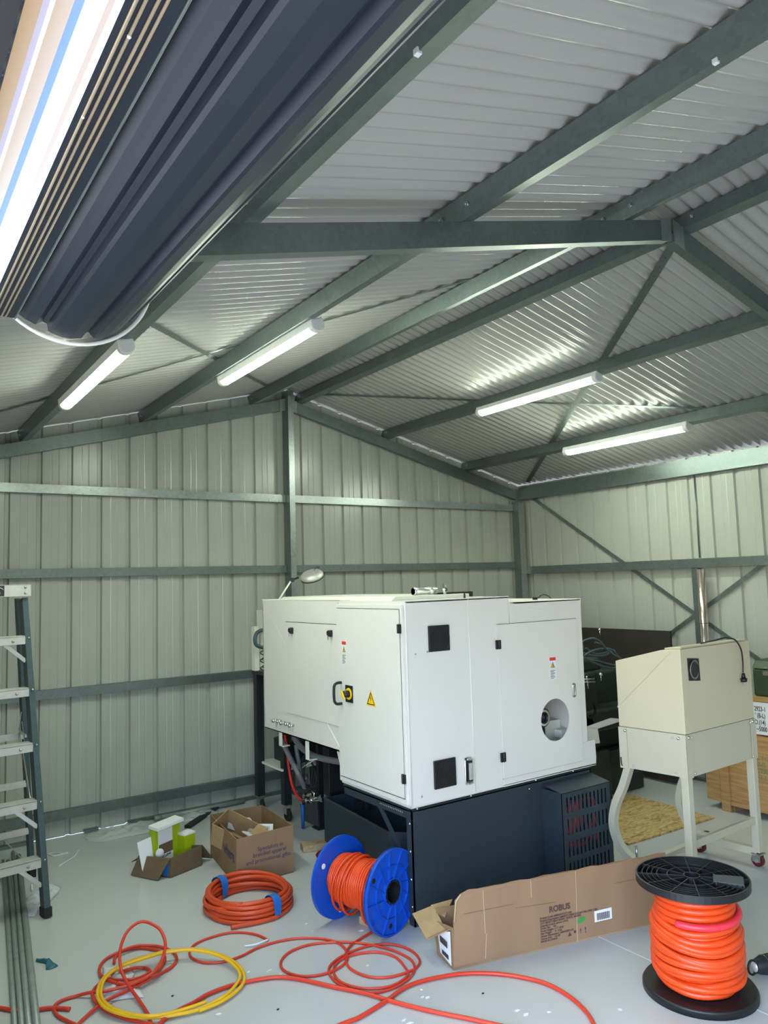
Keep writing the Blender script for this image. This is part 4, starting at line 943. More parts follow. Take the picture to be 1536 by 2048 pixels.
st = part('cap_sticker', 'ink', cap, lambda mb: mb.prism([cp-wx*.148-wyd*.001+up_*.020, cp-wx*.34-wyd*.001+up_*.020, cp-wx*.34-wyd*.001+up_*.080, cp-wx*.148-wyd*.001+up_*.080], -wyd*.001), label='black sticker with white letters')
text('sticker_text', 'IINO', .036, 'white_paper', cap, cp-wx*.246-wyd*.003+up_*.026, wx, up_, .0004, bold=.0012)
part('sticker_arc', 'white_paper', cap, lambda mb: mb.tube([cp-wx*(.205+.05*math.cos(a))-wyd*.003+up_*(.056+.016*math.sin(a)) for a in [PI*k/16 for k in range(17)]], .0015, 5))
part('rope', 'steel', t, lambda mb: mb.tube(smooth_path([rearpt(1.05)-wx*.02-wyd*.03, rearpt(.98)-wx*.035-wyd*.04, rearpt(.85)-wx*.045-wyd*.04, rearpt(.76)-wx*.03-wyd*.04, rearpt(.86)-wx*.015-wyd*.04, rearpt(.99)-wx*.02-wyd*.03], 5), .0025, 6))

# ------------------------------------------------------------------ steel sections lying along the left side
for i, (a, b_, r, lab) in enumerate(((( 6, 1722), (29, 2048), .011, 'thin galvanised tube on the floor, outermost of the four at the left edge'),
        ((16, 1722), (43, 2048), .012, 'thin galvanised tube on the floor, second from the left edge'),
        ((26, 1705), (57, 2048), .013, 'galvanised tube on the floor, third from the left edge'),
        ((37, 1712), (73, 2048), .016, 'wider galvanised tube on the floor, innermost of the four at the left edge'))):
    p_, q_ = fl(a, r), fl(b_, r); d_ = (p_-q_).normalized(); q_ = q_-d_*.7; mb = MB(); w_ = r*1.0
    mb.cyl(p_, q_, r, 20); o = mb.build('steel_tube', 'pvc')
    tag(o, lab, 'tube', 'steel tubes along the left side')
# conduit at the base of the gable wall
mb = MB(); mb.cyl((1.95, 6.0, .020), (2.64, 5.99, .020), .018, 14); mb.cyl((1.95, 6.0, .020), (1.90, 6.0, .020), .021, 14)
tag(mb.build('floor_pipe', 'pvc'), 'grey pipe lying on the floor against the gable wall', 'pipe')
a, b_ = fl((375, 1657)), fl((437, 1615)); mb = MB(); mb.bar(a+up_*.012, b_+up_*.012, .05, .02); tag(mb.build('flat_strip', 'navy_dark'), 'dark flat metal strip on the floor behind the boxes', 'strip')

# ------------------------------------------------------------------ crumpled things
def crumple(name, outline, h, m, label, cat, seed=1, z0=.002, n=16):
    """irregular sheet with folds, real relief, sits on the floor"""
    rnd = random.Random(seed); P = [fl(p_) for p_ in outline]; c_ = sum(P, Vector())/len(P); Np = len(P); V = [c_+up_*h*.8]; F = []
    per = []
    for i in range(Np):
        for k in range(4):
            u = k/4; per.append(P[i]*(1-u)+P[(i+1) % Np]*u)
    Q = len(per); R = 7
    for r in range(1, R+1):
        for q in range(Q):
            s = r/R; v = c_+(per[q]-c_)*s
            zz = h*(.5+.9*noise.noise(v*26+Vector((seed, 0, 0))))*(1-s**3)+z0+.006*(1-s)
            V.append(Vector((v.x, v.y, max(z0, zz))))
    for q in range(Q): F.append((0, 1+q, 1+(q+1) % Q))
    for r in range(R-1):
        for q in range(Q): F.append((1+r*Q+q, 1+(r+1)*Q+q, 1+(r+1)*Q+(q+1) % Q, 1+r*Q+(q+1) % Q))
    mb = MB(); mb.add(V, F, True); o = mb.build(name, m); md = o.modifiers.new('thick', 'SOLIDIFY'); md.thickness = .0015; md.offset = 1
    return tag(o, label, cat)
crumple('cloth', [(46, 1812), (57, 1795), (85, 1775), (105, 1768), (122, 1776), (118, 1785), (104, 1800), (92, 1815), (76, 1822), (70, 1834), (50, 1835)], .05, 'cloth', 'crumpled white cloth on the floor behind the ladder foot', 'cloth', 3)
crumple('cloth', [(205, 1936), (258, 1931), (270, 1950), (262, 1962), (280, 1975), (289, 1996), (260, 1998), (225, 2003), (190, 2006), (186, 1990), (206, 1965)], .028, 'cloth', 'crumpled white cloth on the floor under the tangled red cables', 'cloth', 8)
crumple('tape_scrap', [(73, 1918), (88, 1921), (98, 1917), (105, 1925), (104, 1932), (116, 1933), (100, 1940), (92, 1940), (96, 1930), (86, 1927), (72, 1924)], .018, 'teal', 'scrap of teal tape on the floor left of the red cables', 'scrap', 5)
crumple('plastic_wrap', [(165, 1672), (195, 1660), (240, 1655), (290, 1642), (312, 1640), (318, 1660), (290, 1668), (250, 1675), (205, 1686), (175, 1684)], .035, 'clear', 'clear crumpled plastic film on the floor by the gable wall, left of the green carton', 'plastic film', 11)
crumple('plastic_wrap', [(352, 1632), (400, 1624), (440, 1618), (436, 1628), (400, 1640), (356, 1646)], .03, 'clear', 'clear crumpled plastic film on the floor behind the two cardboard boxes', 'plastic film', 14)
def scrap_wire(pts, r, m, lab, z=None, cat='wire'):
    mb = MB(); mb.tube(smooth_path([fl(p_, r if z is None else z) for p_ in pts], 6), r, 7); return tag(mb.build('wire_offcut', m), lab, cat)
scrap_wire([(96, 1708), (108, 1712), (122, 1709), (136, 1705)], .004, 'led_body', 'thin white offcut of wire on the floor beside the ladder, the upper one')
scrap_wire([(96, 1708), (112, 1705), (126, 1707), (137, 1706)], .003, 'led_body', 'thin grey offcut of wire curving beside the ladder leg')
scrap_wire([(117, 1733), (135, 1722), (150, 1712), (158, 1700)], .005, 'led_body', 'white offcut of cable on the floor right of the ladder')
scrap_wire([(63, 1770), (64, 1782)], .006, 'led_body', 'short white stub on the floor behind the ladder brace')
rnd = random.Random(4)
for k, (x, y) in enumerate([(625, 1763), (613, 1848), (625, 1863), (722, 1862), (540, 1941), (497, 1945), (535, 1944), (562, 1949), (437, 2029), (855, 1996), (843, 1980), (1035, 2022), (1052, 2030), (1098, 2025), (845, 1995), (808, 2041), (820, 2047), (735, 1932), (1240, 2020)]):
    p_ = fl((x, y)); mb = MB(); w_ = .004+.006*rnd.random(); a0 = rnd.random()*3
    mb.prism([p_+Vector((math.cos(a0+q*1.57)*w_*(1 if q % 2 else 1.8), math.sin(a0+q*1.57)*w_, .0008)) for q in range(4)], (0, 0, .002))
    tag(mb.build('paper_scrap', 'white_paper'), 'tiny white paper scrap on the grey floor', 'scrap', 'tiny white scraps on the floor')
for (x, y) in ((966, 1988), (556, 2020), (345, 1993)):
    p_ = fl((x, y)); mb = MB(); mb.sphere(p_+up_*.003, .005, 5, (1.3, .8, .6)); tag(mb.build('dirt_crumb', 'black_rough'), 'small dark crumb on the grey floor', 'scrap', 'dark crumbs on the floor')
# floor joint
mb = MB(); mb.box((3.044, 1.2, .0004), (3.048, 3.15, .0010)); mb.build('trim_4', 'white_paper')['kind'] = 'structure'

# ================================================================== CARDBOARD BOXES
def wallpanel(mb, a, b_, z0, za, zb, th=.005):
    """upright sheet from a to b, top height za at a and zb at b"""
    d_ = (b_-a).normalized(); n_ = Vector((-d_.y, d_.x, 0))*th
    mb.prism([a+up_*z0, b_+up_*z0, b_+up_*zb, a+up_*za], n_)
# big printed box
F0 = Vector((1.882, 4.395, 0)); Rr = Vector((2.258, 4.392, 0)); Lb = Vector((1.965, 5.02, 0)); Bk = Lb+(Rr-F0)
t = thing('cardboard_box', 'large open brown cardboard box with printed words, full of packing scraps', 'box', (2.1, 4.7, 0))
part('side_panel', 'card_pink', t, lambda mb: wallpanel(mb, F0, Rr, 0, .275, .285))
part('side_panel', 'card', t, lambda mb: wallpanel(mb, Lb, F0, 0, .262, .275))
part('side_panel', 'card', t, lambda mb: wallpanel(mb, Rr, Bk, 0, .285, .255))
part('side_panel', 'card', t, lambda mb: wallpanel(mb, Bk, Lb, 0, .255, .262))
part('base_panel', 'card_in', t, lambda mb: mb.prism([F0+up_*.002, Rr+up_*.002, Bk+up_*.002, Lb+up_*.002], (0, 0, .006)))
fx_ = (Rr-F0).normalized(); nfr = Vector((fx_.y, -fx_.x, 0))
lx = (F0-Lb).normalized(); nlf = Vector((lx.y, -lx.x, 0))
for s_, u, z in (('Specialists in', .135, .178), ('branded apparel', .105, .147), ('and promotional gifts.', .060, .112)):
    text('printed_text', s_, .034, 'ink_purple', t, F0+fx_*u+nfr*.0012+up_*z, fx_, up_+fx_*.03, .0003, bold=.0003)
text('printed_text', 'where', .095, 'ink_purple', t, Lb+lx*.34+nlf*.0012+up_*.125, lx, up_, .0003, bold=.002)
# contents
t = thing('carton', 'small opened brown carton lying inside the large cardboard box', 'carton', (2.0, 4.72, .2))
def tilt(c_, rx, ry, rz): return Matrix.Translation(c_) @ Euler((rx, ry, rz)).to_matrix().to_4x4()
m1 = tilt(Vector((2.01, 4.72, .20)), .35, -.3, .5)
def ctn(mb):
    w_, d_, h_ = .085, .12, .08
    for a, b2 in (((-w_, -d_, -h_), (-w_+.004, d_, h_)), ((w_-.004, -d_, -h_), (w_, d_, h_)), ((-w_, -d_, -h_), (w_, -d_+.004, h_)), ((-w_, d_-.004, -h_), (w_, d_, h_)), ((-w_, -d_, -h_), (w_, d_, -h_+.004))): mb.box(a, b2, m1)
part('body', 'card_in', t, ctn)
part('flap', 'card_in', t, lambda mb: mb.box((-.085, -.19, .078), (.085, -.12, .082), m1))
for c_, e, s_, mm, lab, nm in ((Vector((2.13, 4.80, .235)), (.5, .2, .3), (.05, .035, .002), 'white_paper', 'folded white card at the back of the large cardboard box', 'paper'),
        (Vector((2.17, 4.62, .215)), (1.0, .1, -.4), (.055, .040, .002), 'white_paper', 'white label sheet with barcode inside the large cardboard box', 'paper'),
        (Vector((2.10, 4.58, .205)), (.15, .35, .2), (.085, .05, .004), 'cloth', 'pale lilac plastic bag inside the large cardboard box', 'bag'),
        (Vector((2.08, 4.86, .22)), (.3, -.2, .8), (.05, .04, .02), 'white_paper', 'small grey white carton inside the large cardboard box', 'carton')):
    mm_ = tilt(c_, *e); mb = MB(); mb.box((-s_[0], -s_[1], -s_[2]), (s_[0], s_[1], s_[2]), mm_)
    o = tag(mb.build(nm, mm, bevel=.001), lab, nm)
    if 'barcode' in lab:
        def bc(mb):
            x = -.035
            for k in range(14): w2 = .001+.0015*((k*7) % 3)/2; mb.box((x, -.005, -.0032), (x+w2, .025, -.0021), mm_); mb.box((x, -.005, .0021), (x+w2, .025, .0032), mm_); x += .005
        part('barcode', 'ink', o, bc)
for k in range(3):
    c_ = Vector((2.12+.02*k, 4.70+.02*k, .205)); mb = MB(); mb.sphere(c_, .03, 7, (1, 1, .6)); o = mb.build('bubble_wrap', 'clear'); tag(o, 'crumpled clear film in the middle of the large cardboard box', 'plastic film', 'clear film inside the large box')
# small flat box with cartons
t = thing('low_box', 'low open brown cardboard box with outward flap, holding lime green cartons', 'box', (1.65, 4.9, 0))
S0 = Vector((1.618, 4.79, 0)); S1 = Vector((1.850, 4.873, 0)); e2 = Vector((-.135, .20, 0)); S2 = S0+e2; S3 = S1+e2
part('side_panel', 'card_dark', t, lambda mb: wallpanel(mb, S0, S1, 0, .118, .128))
part('side_panel', 'card_dark', t, lambda mb: wallpanel(mb, S3, S2, 0, .10, .10))
part('side_panel', 'card_dark', t, lambda mb: wallpanel(mb, S1, S3, 0, .128, .10))
part('side_panel', 'card_dark', t, lambda mb: wallpanel(mb, S2, S0, 0, .10, .118))
part('base_panel', 'card_dark', t, lambda mb: mb.prism([S0+up_*.001, S1+up_*.001, S3+up_*.001, S2+up_*.001], (0, 0, .005)))
fl_ = [S0+up_*.118, S2+up_*.112, fl((262, 1750), .004), fl((316, 1761), .004)]
part('flap', 'card_dark', t, lambda mb: mb.prism(fl_, Vector((-.004, -.004, .002))))
part('flap', 'card_dark', t, lambda mb: mb.prism([S2+up_*.10, S2+Vector((-.03, .06, .06)), S3+Vector((-.03, .06, .06)), S3+up_*.10], (0, .003, .003)))
part('flap', 'card_dark', t, lambda mb: mb.prism([S1+up_*.125, S3+up_*.10, S3+Vector((.10, .0, .01)), S1+Vector((.09, .05, .01))], (.003, 0, .003)))
part('print_strip', 'tape', t, lambda mb: mb.prism([S0+Vector((-.012, .012, .01)), S0+Vector((-.03, .04, .01)), S0+Vector((-.03, .04, .085)), S0+Vector((-.012, .012, .085))], (-.002, -.002, 0)))
def upbox(name, base, wdt, dpt, hgt, rz, mats, lab, lean=(0, 0), mat2=None, dark=False):
    mm_ = tilt(base, lean[0], lean[1], rz); tt = thing(name, lab, 'carton', base)
    part('shell', mats, tt, lambda mb: mb.box((-wdt/2, 0, 0), (wdt/2, dpt, hgt), mm_), bevel=.001)
    return tt, mm_
tt, mm_ = upbox('green_carton', Vector((1.66, 4.965, .006)), .20, .05, .275, .35, 'lime', 'tall lime green and white carton standing open in the low cardboard box', lean=(.05, -.06))
part('white_lid', 'white_paper', tt, lambda mb: mb.box((-.103, -.035, .268), (.105, .055, .288), mm_), bevel=.002)
part('white_face', 'white_paper', tt, lambda mb: mb.box((-.074, -.003, .02), (.036, -.0005, .262), mm_))
part('brown_band', 'card_dark', tt, lambda mb: mb.box((-.070, -.007, .05), (.034, -.003, .165), mm_))
part('label_face', 'white_paper', tt, lambda mb: mb.box((-.070, -.010, .03), (.034, -.007, .10), mm_))
o = mm_ @ Vector((-.052, -.0112, .078)); xd = (mm_.to_3x3() @ Vector((1, 0, .12))); text('printed_text', 'ECLIPSE', .020, 'ink', tt, o, xd, mm_.to_3x3() @ Vector((0, 0, 1)), .0003, bold=.0006)
tt, mm_ = upbox('green_carton', Vector((1.79, 4.93, .006)), .085, .07, .195, .32, 'lime', 'short lime green carton with white top at the right end of the low box')
part('white_top', 'white_paper', tt, lambda mb: mb.box((-.043, -.001, .185), (.043, .071, .197), mm_))
mm_ = tilt(Vector((1.545, 4.93, .03)), -.1, -.15, .15); mb = MB(); mb.box((-.06, 0, 0), (.06, .004, .19), mm_); tag(mb.build('white_card', 'white_paper'), 'white card leaning in the left end of the low cardboard box', 'card')
mb = MB(); mb.sphere(Vector((1.585, 4.90, .125)), .028, 7, (1, .6, 1.1)); tag(mb.build('tissue', 'cloth'), 'crumpled white tissue in the low cardboard box', 'tissue')

# long printed light fitting box
t = thing('long_cardboard_box', 'long opened brown cardboard box lying in front of the machine base', 'box', (2.9, 2.8, 0))
RA = Vector((2.278, 2.863, 0)); RBp = Vector((3.474, 2.573, 0)); rd = (RBp-RA).normalized(); rn = Vector((-rd.y, rd.x, 0)); RL = (RBp-RA).length
def RP(u, v, z): return RA+rd*u+rn*v+up_*z
nf = -rn
def rnear(mb):
    top = []; k = 26
    pts = [RP(0, 0, 0), RP(RL, 0, 0), RP(RL, .004, .334)]
    for i in range(k, -1, -1):
        u = .05+(RL-.05)*i/k; pts.append(RP(u, .006+.004*math.sin(i*1.3), .334+.002*math.sin(i*2.1)-.010*(1 if i == 0 else 0)))
    pts += [RP(.020, .004, .300), RP(.008, .002, .21)]
    mb.prism(pts, rn*.005)
part('near_panel', 'card_pink', t, rnear)
part('far_panel', 'card', t, lambda mb: mb.prism([RP(0, .17, 0), RP(RL, .17, 0), RP(RL, .175, .20), RP(0, .175, .205)], rn*.005))
part('base_panel', 'card_in', t, lambda mb: mb.prism([RP(0, 0, .001), RP(RL, 0, .001), RP(RL, .17, .001), RP(0, .17, .001)], (0, 0, .005)))
part('end_panel', 'card', t, lambda mb: mb.prism([RP(-.002, .003, 0), RP(-.006, .17, 0), RP(-.02, .17, .16), RP(.0, .003, .185)], rd*.005))
part('end_panel', 'card', t, lambda mb: mb.prism([RP(RL-.006, .0, 0), RP(RL-.006, .17, 0), RP(RL-.006, .17, .2), RP(RL-.006, .0, .2)], rd*.005))
fa, fb, fc, fd = fl((867, 1812), .195), fl((892, 1861), .150), fl((853, 1879), .115), fl((825, 1829), .165)
part('torn_flap', 'card_in', t, lambda mb: mb.prism([fa, fb, fc, fd], (0, .002, .004)), label='torn open end flap')
part('torn_flap', 'card', t, lambda mb: mb.prism([fb, RP(.004, .0, .178), RP(-.004, .02, .172), fc+Vector((.006, 0, -.004)), fc], (0, .002, .003)))
part('torn_flap', 'card_in', t, lambda mb: mb.prism([fl((862, 1812), .20), fl((905, 1800), .200), fl((890, 1835), .17), fl((880, 1830), .17)], (0, .002, .004)))
part('corner_crease', 'card_edge', t, lambda mb: mb.tube([RP(.010, -.0005, .21), RP(.022, -.0005, .298), RP(.05, .002, .325)], .003, 6))
el = part('shipping_label', 'white_paper', t, lambda mb: mb.prism([RP(-.006, .012, .015), RP(-.009, .125, .03), RP(-.018, .130, .13), RP(-.007, .012, .165)], -rd*.001))
def bars(mb, P, n_, w_, h0, h1, e):
    x = 0; 
    for k in range(n_):
        ww = w_/n_*(.35+.5*((k*5) % 3)/2); mb.prism([P(x, h0), P(x+ww, h0), P(x+ww, h1), P(x, h1)], e); x += w_/n_
part('barcode', 'ink', el, lambda mb: bars(mb, lambda a, z: RP(-.0115-(z-.02)*.055, .110-a, z), 12, .08, .085, .115, -rd*.0012))
part('barcode', 'ink', el, lambda mb: bars(mb, lambda a, z: RP(-.0105-(z-.02)*.055, .100-a, z), 10, .075, .035, .055, -rd*.0012))
for u, z0, z1, s_ in ((.165, .13, .325, -.003), (.42, .25, .33, .0), (.665, .0, .33, .01), (.16, .02, .13, .012)):
    part('tape_line', 'card_edge', t, lambda mb: mb.prism([RP(u, -.0006, z0), RP(u+.003, -.0006, z0), RP(u+.003+s_, -.0006, z1), RP(u+s_, -.0006, z1)], nf*.0004))
part('crease', 'card_dark', t, lambda mb: [mb.prism([RP(a, -.0004, z), RP(b2, -.0004, z2), RP(b2, -.0004, z2+.0012), RP(a, -.0004, z+.0012)], nf*.0003) for a, b2, z, z2 in ((.06, .32, .235, .235), (.9, 1.2, .235, .235), (.33, .55, .215, .205))] and None)
text('printed_text', 'ROBUS', .038, 'ink_brown', t, RP(.515, -.001, .163), rd, up_, .0003, bold=.0012)
lines = ['Product Code: RBMANTCCT1-EM', 'Product Description: RBMANT HIGH LED BATTEN, IP65, 1.5M', 'CCT SELECTABLE, 8/60W, WHITE, 840/830', 'Quantity in each carton: 6 PCS', 'Order No:     001', 'Gross Weight: 11.7  KGS', 'Net Weight:     9.  KGS', 'Carton Dimensions: 1500X200X175', 'Carton NO.:   1/5-4P', 'MADE IN CHINA']
for i, s_ in enumerate(lines):
    text('printed_text', s_, .0125, 'ink_brown', t, RP(.462, -.001, .140-.0118*i), rd, up_, .0003, bold=.0003)
part('green_mark', 'leaf_green', t, lambda mb: mb.prism([RP(.695+math.cos(2*PI*k/20)*.024, -.0006, .098+math.sin(2*PI*k/20)*.013+.004*math.cos(2*PI*k/20)) for k in range(20)], nf*.0004), label='green oval eco mark')
lb = part('barcode_label', 'white_paper', t, lambda mb: mb.prism([RP(.772, -.0006, .072), RP(.875, -.0006, .073), RP(.875, -.0006, .126), RP(.772, -.0006, .124)], nf*.0004))
part('barcode', 'ink', lb, lambda mb: bars(mb, lambda a, z: RP(.785+a, -.0013, z), 20, .078, .079, .112, nf*.0003))
for k, u in enumerate((.625, .655, .688, .716)):
    def ic(mb):
        if k == 0: mb.prism([RP(u-.011, -.0006, .035), RP(u+.011, -.0006, .035), RP(u, -.0006, .055)], nf*.0003)
        elif k == 1: mb.prism([RP(u+math.cos(a)*.007, -.0006, .050+math.sin(a)*.007) for a in [2*PI*q/8 for q in range(8)]], nf*.0003)
        elif k == 2: mb.prism([RP(u-.0015, -.0006, .036), RP(u+.0015, -.0006, .036), RP(u+.0015, -.0006, .050), RP(u+.005, -.0006, .050), RP(u, -.0006, .060), RP(u-.005, -.0006, .050), RP(u-.0015, -.0006, .050)], nf*.0003)
        else: mb.prism([RP(u-.004, -.0006, .034), RP(u+.004, -.0006, .034), RP(u+.001, -.0006, .040), RP(u+.001, -.0006, .046), RP(u+.004, -.0006, .052), RP(u+.004, -.0006, .060), RP(u-.004, -.0006, .060), RP(u-.004, -.0006, .052), RP(u-.001, -.0006, .046), RP(u-.001, -.0006, .040)], nf*.0003)
    part('care_symbol', 'ink_brown', t, ic)

# ------------------------------------------------------------------ timber, tub, tool
def plank(a, b_, w_, h_, lab, rot=0):
    mb = MB(); a, b_ = Vector(a), Vector(b_); mb.bar(a+up_*h_/2, b_+up_*h_/2, w_, h_); return tag(mb.build('timber_block', 'timber', bevel=.002), lab, 'timber', 'pine offcuts')
plank((2.478, 4.70, .001), (2.80, 4.60, .001), .10, .042, 'pine offcut on the floor between the large box and the chip bin')
plank((2.20, 3.50, .001), (2.42, 3.56, .001), .07, .040, 'pine offcut wedged on the floor under the blue cable spool')
mb = MB(); c_ = fl((662, 1712)); c_ = Vector((2.57, 4.43, 0))
mb.cyl(c_+up_*.001, c_+up_*.028, .105, 28, r2=.115); mb.cyl(c_+up_*.028, c_+up_*.036, .118, 28)
tag(mb.build('round_lid', 'pink_tub', bevel=.003), 'round maroon plastic lid on the floor behind the blue cable spool', 'lid')
t = thing('torch', 'black torch with hanging loop lying on the floor at the lower right edge', 'torch', (3.33, 1.99, .03))
ta = Vector((3.285, 2.012, .040)); td = Vector((.96, -.28, 0)).normalized()
part('body', 'navy_dark', t, lambda mb: [mb.cyl(ta, ta+td*.05, .026, 20, r2=.040), mb.cyl(ta+td*.05, ta+td*.20, .040, 24)] and None, bevel=.003)
part('trim_ring', 'chrome', t, lambda mb: mb.ring(ta+td*.052, td, .036, .0415, .003))
part('end_cap', 'alu', t, lambda mb: mb.sphere(ta+td*.002, .022, 8, (.6, 1, 1)))
part('hanging_loop', 'black', t, lambda mb: mb.tube([ta-td*.012+(-td*math.cos(a)*.022+Vector((td.y, -td.x, 0))*0+up_*math.sin(a)*.030) for a in [2*PI*k/20 for k in range(20)]], .005, 6, closed=True))

# ================================================================== ORANGE COIL OF CABLE
t = thing('taped_cable_coil', 'coil of thick orange cable bound with blue tape on the floor', 'cable coil', (1.83, 4.11, 0))
def bundle(mb):
    rnd = random.Random(12); cc = Vector((1.83, 4.115, 0)); P = []; turns = 11; N = 44
    # winding order: (radius, height) of successive turns in the bundle
    slots = [(.205, .012), (.228, .012), (.250, .013), (.214, .034), (.238, .034), (.198, .050), (.222, .056), (.245, .058), (.207, .076), (.232, .078), (.218, .096)]
    for i, (r, z) in enumerate(slots):
        r2, z2 = slots[(i+1) % turns] if i < turns-1 else (r, z); ph = rnd.random()*6; am = rnd.uniform(.006, .014); wv = rnd.random()*6
        for k in range(N):
            u = k/N; uu = max(0, (u-.75)/.25); rr = r+(r2-r)*uu*uu*(3-2*uu)+am*math.sin(2*2*PI*u+ph)*min(1, 4*u)*min(1, 4*(1-u)); zz = z+(z2-z)*uu+.006*math.sin(2*PI*u*2+wv)*min(1, 4*u)*min(1, 4*(1-u))
            a = 2*PI*u-2.0
            P.append(cc+Vector((math.cos(a)*rr*1.0, math.sin(a)*rr*1.02, max(.012, zz))))
    mb.tube(P, .0115, 10)
part('cable', 'orange_floor', t, bundle)
tip = [Vector((1.83+math.cos(a)*.262, 4.115+math.sin(a)*.262, .013)) for a in (-1.35, -1.55, -1.75)]+[fl((500, 1848), .012), fl((462, 1855), .012)]
part('cable_end', 'orange_floor', t, lambda mb: mb.tube(smooth_path(tip, 6), .0115, 10))
def wrap(mb, ang, w_=.045):
    c_ = Vector((1.83+math.cos(ang)*.225, 4.115+math.sin(ang)*.225, .052)); rad = Vector((math.cos(ang), math.sin(ang), 0)); tg = Vector((-math.sin(ang), math.cos(ang), 0)); V = []; n = 18
    for s in (-1, 0, 1):
        for k in range(n):
            a = 2*PI*k/n; V.append(c_+tg*s*w_/2*(1+.1*math.sin(3*a))+rad*math.copysign(abs(math.cos(a))**.7, math.cos(a))*.045+up_*max(-.051, math.copysign(abs(math.sin(a))**.7, math.sin(a))*.064))
    mb.add(V, [(q*n+k, q*n+(k+1) % n, (q+1)*n+(k+1) % n, (q+1)*n+k) for q in range(2) for k in range(n)], True)
part('blue_tape', 'tape', t, lambda mb: wrap(mb, 1.95), label='blue tape binding')
part('blue_tape', 'tape', t, lambda mb: wrap(mb, -1.38), label='blue tape binding')

# ================================================================== BLUE SPOOL
t = thing('blue_cable_spool', 'blue plastic spool of thin orange cable lying on its side by the machine', 'cable spool', (2.22, 3.55, 0))
SR = .208; A0 = Vector((2.165, 3.665, SR)); A1 = Vector((2.262, 3.335, SR)); ax = (A1-A0).normalized()
pv = ax.cross(up_).normalized()
def flange(c_, sgn, ribs=False):
    def f(mb):
        n = 48
        # disc with three small holes is approximated by an annulus with a bore
        mb.ring(c_, ax, .052, SR, .010, n)
        mb.ring(c_+ax*sgn*.008, ax, SR-.008, SR, .022, n)
        if ribs:
            for k in range(12):
                a = 2*PI*k/12+.1; d_ = pv*math.cos(a)+up_*math.sin(a)
                b2 = pv*math.cos(a+.35)+up_*math.sin(a+.35)
                mb.bar(c_+ax*sgn*.010+d_*.056, c_+ax*sgn*.010+b2*(SR-.006), .004, .014, up=ax)
            mb.ring(c_+ax*sgn*.010, ax, .126, .130, .012, n); mb.ring(c_+ax*sgn*.010, ax, .062, .068, .018, n)
    return f
part('flange', 'blue', t, flange(A0, -1, True))
part('flange', 'blue', t, flange(A1, 1, True))
part('core', 'blue', t, lambda mb: mb.ring((A0+A1)/2, ax, .054, .060, (A1-A0).length-.01, 32))
part('bore', 'black', t, lambda mb: mb.ring(A1+ax*.006, ax, .050, .056, .026, 32))
part('bore_liner', 'black', t, lambda mb: mb.ring((A0+A1)/2, ax, .046, .053, (A1-A0).length+.02, 32))
for a in (.6, 2.7, 4.8):
    part('flange_hole', 'white_paper', t, lambda mb: mb.disc(A0+ax*.0056+(pv*math.cos(a)+up_*math.sin(a))*.165, ax, .014, .0012, 18))
    part('flange_hole', 'black', t, lambda mb: mb.disc(A1+ax*.0056+(pv*math.cos(a)+up_*math.sin(a))*.165, ax, .013, .0012, 18))
def wind(mb):
    L = (A1-A0).length-.035; turns = 24; P = []; N = 30
    for i in range(turns*N+1):
        u = i/(turns*N); a = 2*PI*i/N; r = .118+.004*math.sin(u*23)+.002*math.sin(a*2+u*9)
        P.append(A0+ax*(.016+L*u)+(pv*math.cos(a)+up_*math.sin(a))*r)
    mb.tube(P, .0068, 7)
part('wound_cable', 'orange', t, wind)
part('under_layer', 'orange_deep', t, lambda mb: mb.cyl(A0+ax*.008, A1-ax*.008, .114, 36, caps=False))
def loose(mb):
    for o, r, dz, ph in ((.06, .128, .028, 0), (.09, .127, .020, .5), (.12, .129, .034, .2), (.235, .130, .05, .9), (.285, .126, .010, .2)):
        P = []
        for k in range(40):
            a = 2*PI*k/40; low = max(0, -math.sin(a-.2)); P.append(A0+ax*(o+.03*math.sin(a+ph))+(pv*math.cos(a)*(r+.004)+up_*(math.sin(a)*(r+.003)-dz*low**2)))
        mb.tube(P, .0068, 7, closed=True)
part('loose_turns', 'orange', t, loose)

# ================================================================== BLACK REEL WITH ORANGE TUBE
t = thing('black_cable_reel', 'upright black reel wound with thick orange cable at the lower right', 'cable reel', (3.0, 2.09, 0))
RCN = Vector((3.0, 2.095, 0)); RT = Vector((3.003, 2.10, .452))
def lowfl(mb):
    mb.cyl(RCN+up_*.0, RCN+up_*.020, .232, 56); mb.cyl(RCN+up_*.020, RCN+up_*.030, .232, 56, r2=.225)
part('bottom_flange', 'black', t, lowfl)
def topfl(mb):
    n = 56; mb.ring(RT-up_*.010, up_, .035, .232, .006, n); mb.ring(RT+up_*.002, up_, .226, .233, .030, n)
    for r in (.206, .186, .166, .145): mb.ring(RT+up_*.004, up_, r-.0018, r, .022, n)
    for r in (.034,): mb.ring(RT+up_*.002, up_, r-.003, r+.001, .034, n)
    for k in range(12):
        a = 2*PI*k/12+.2; d_ = Vector((math.cos(a), math.sin(a), 0)); mb.bar(RT+d_*.034+up_*.003, RT+d_*.228+up_*.003, .0028, .024)
    mb.ring(RT+up_*.004, up_, .100, .103, .022, n)
part('top_flange', 'black', t, topfl)
pk = Vector((.35, -.94, 0)).normalized(); pw = Vector((.94, .35, 0))
pk = Vector((.55, -.83, 0)).normalized(); pw = Vector((.83, .55, 0)).normalized()
part('flange_pocket', 'grey_tub', t, lambda mb: [mb.prism([RT+pk*.085-pw*.04, RT+pk*.205-pw*.05, RT+pk*.205+pw*.05, RT+pk*.085+pw*.04], (0, 0, .017))] and None, bevel=.002)
part('core', 'black', t, lambda mb: mb.ring((RCN+RT)/2, up_, .03, .10, .43, 28))
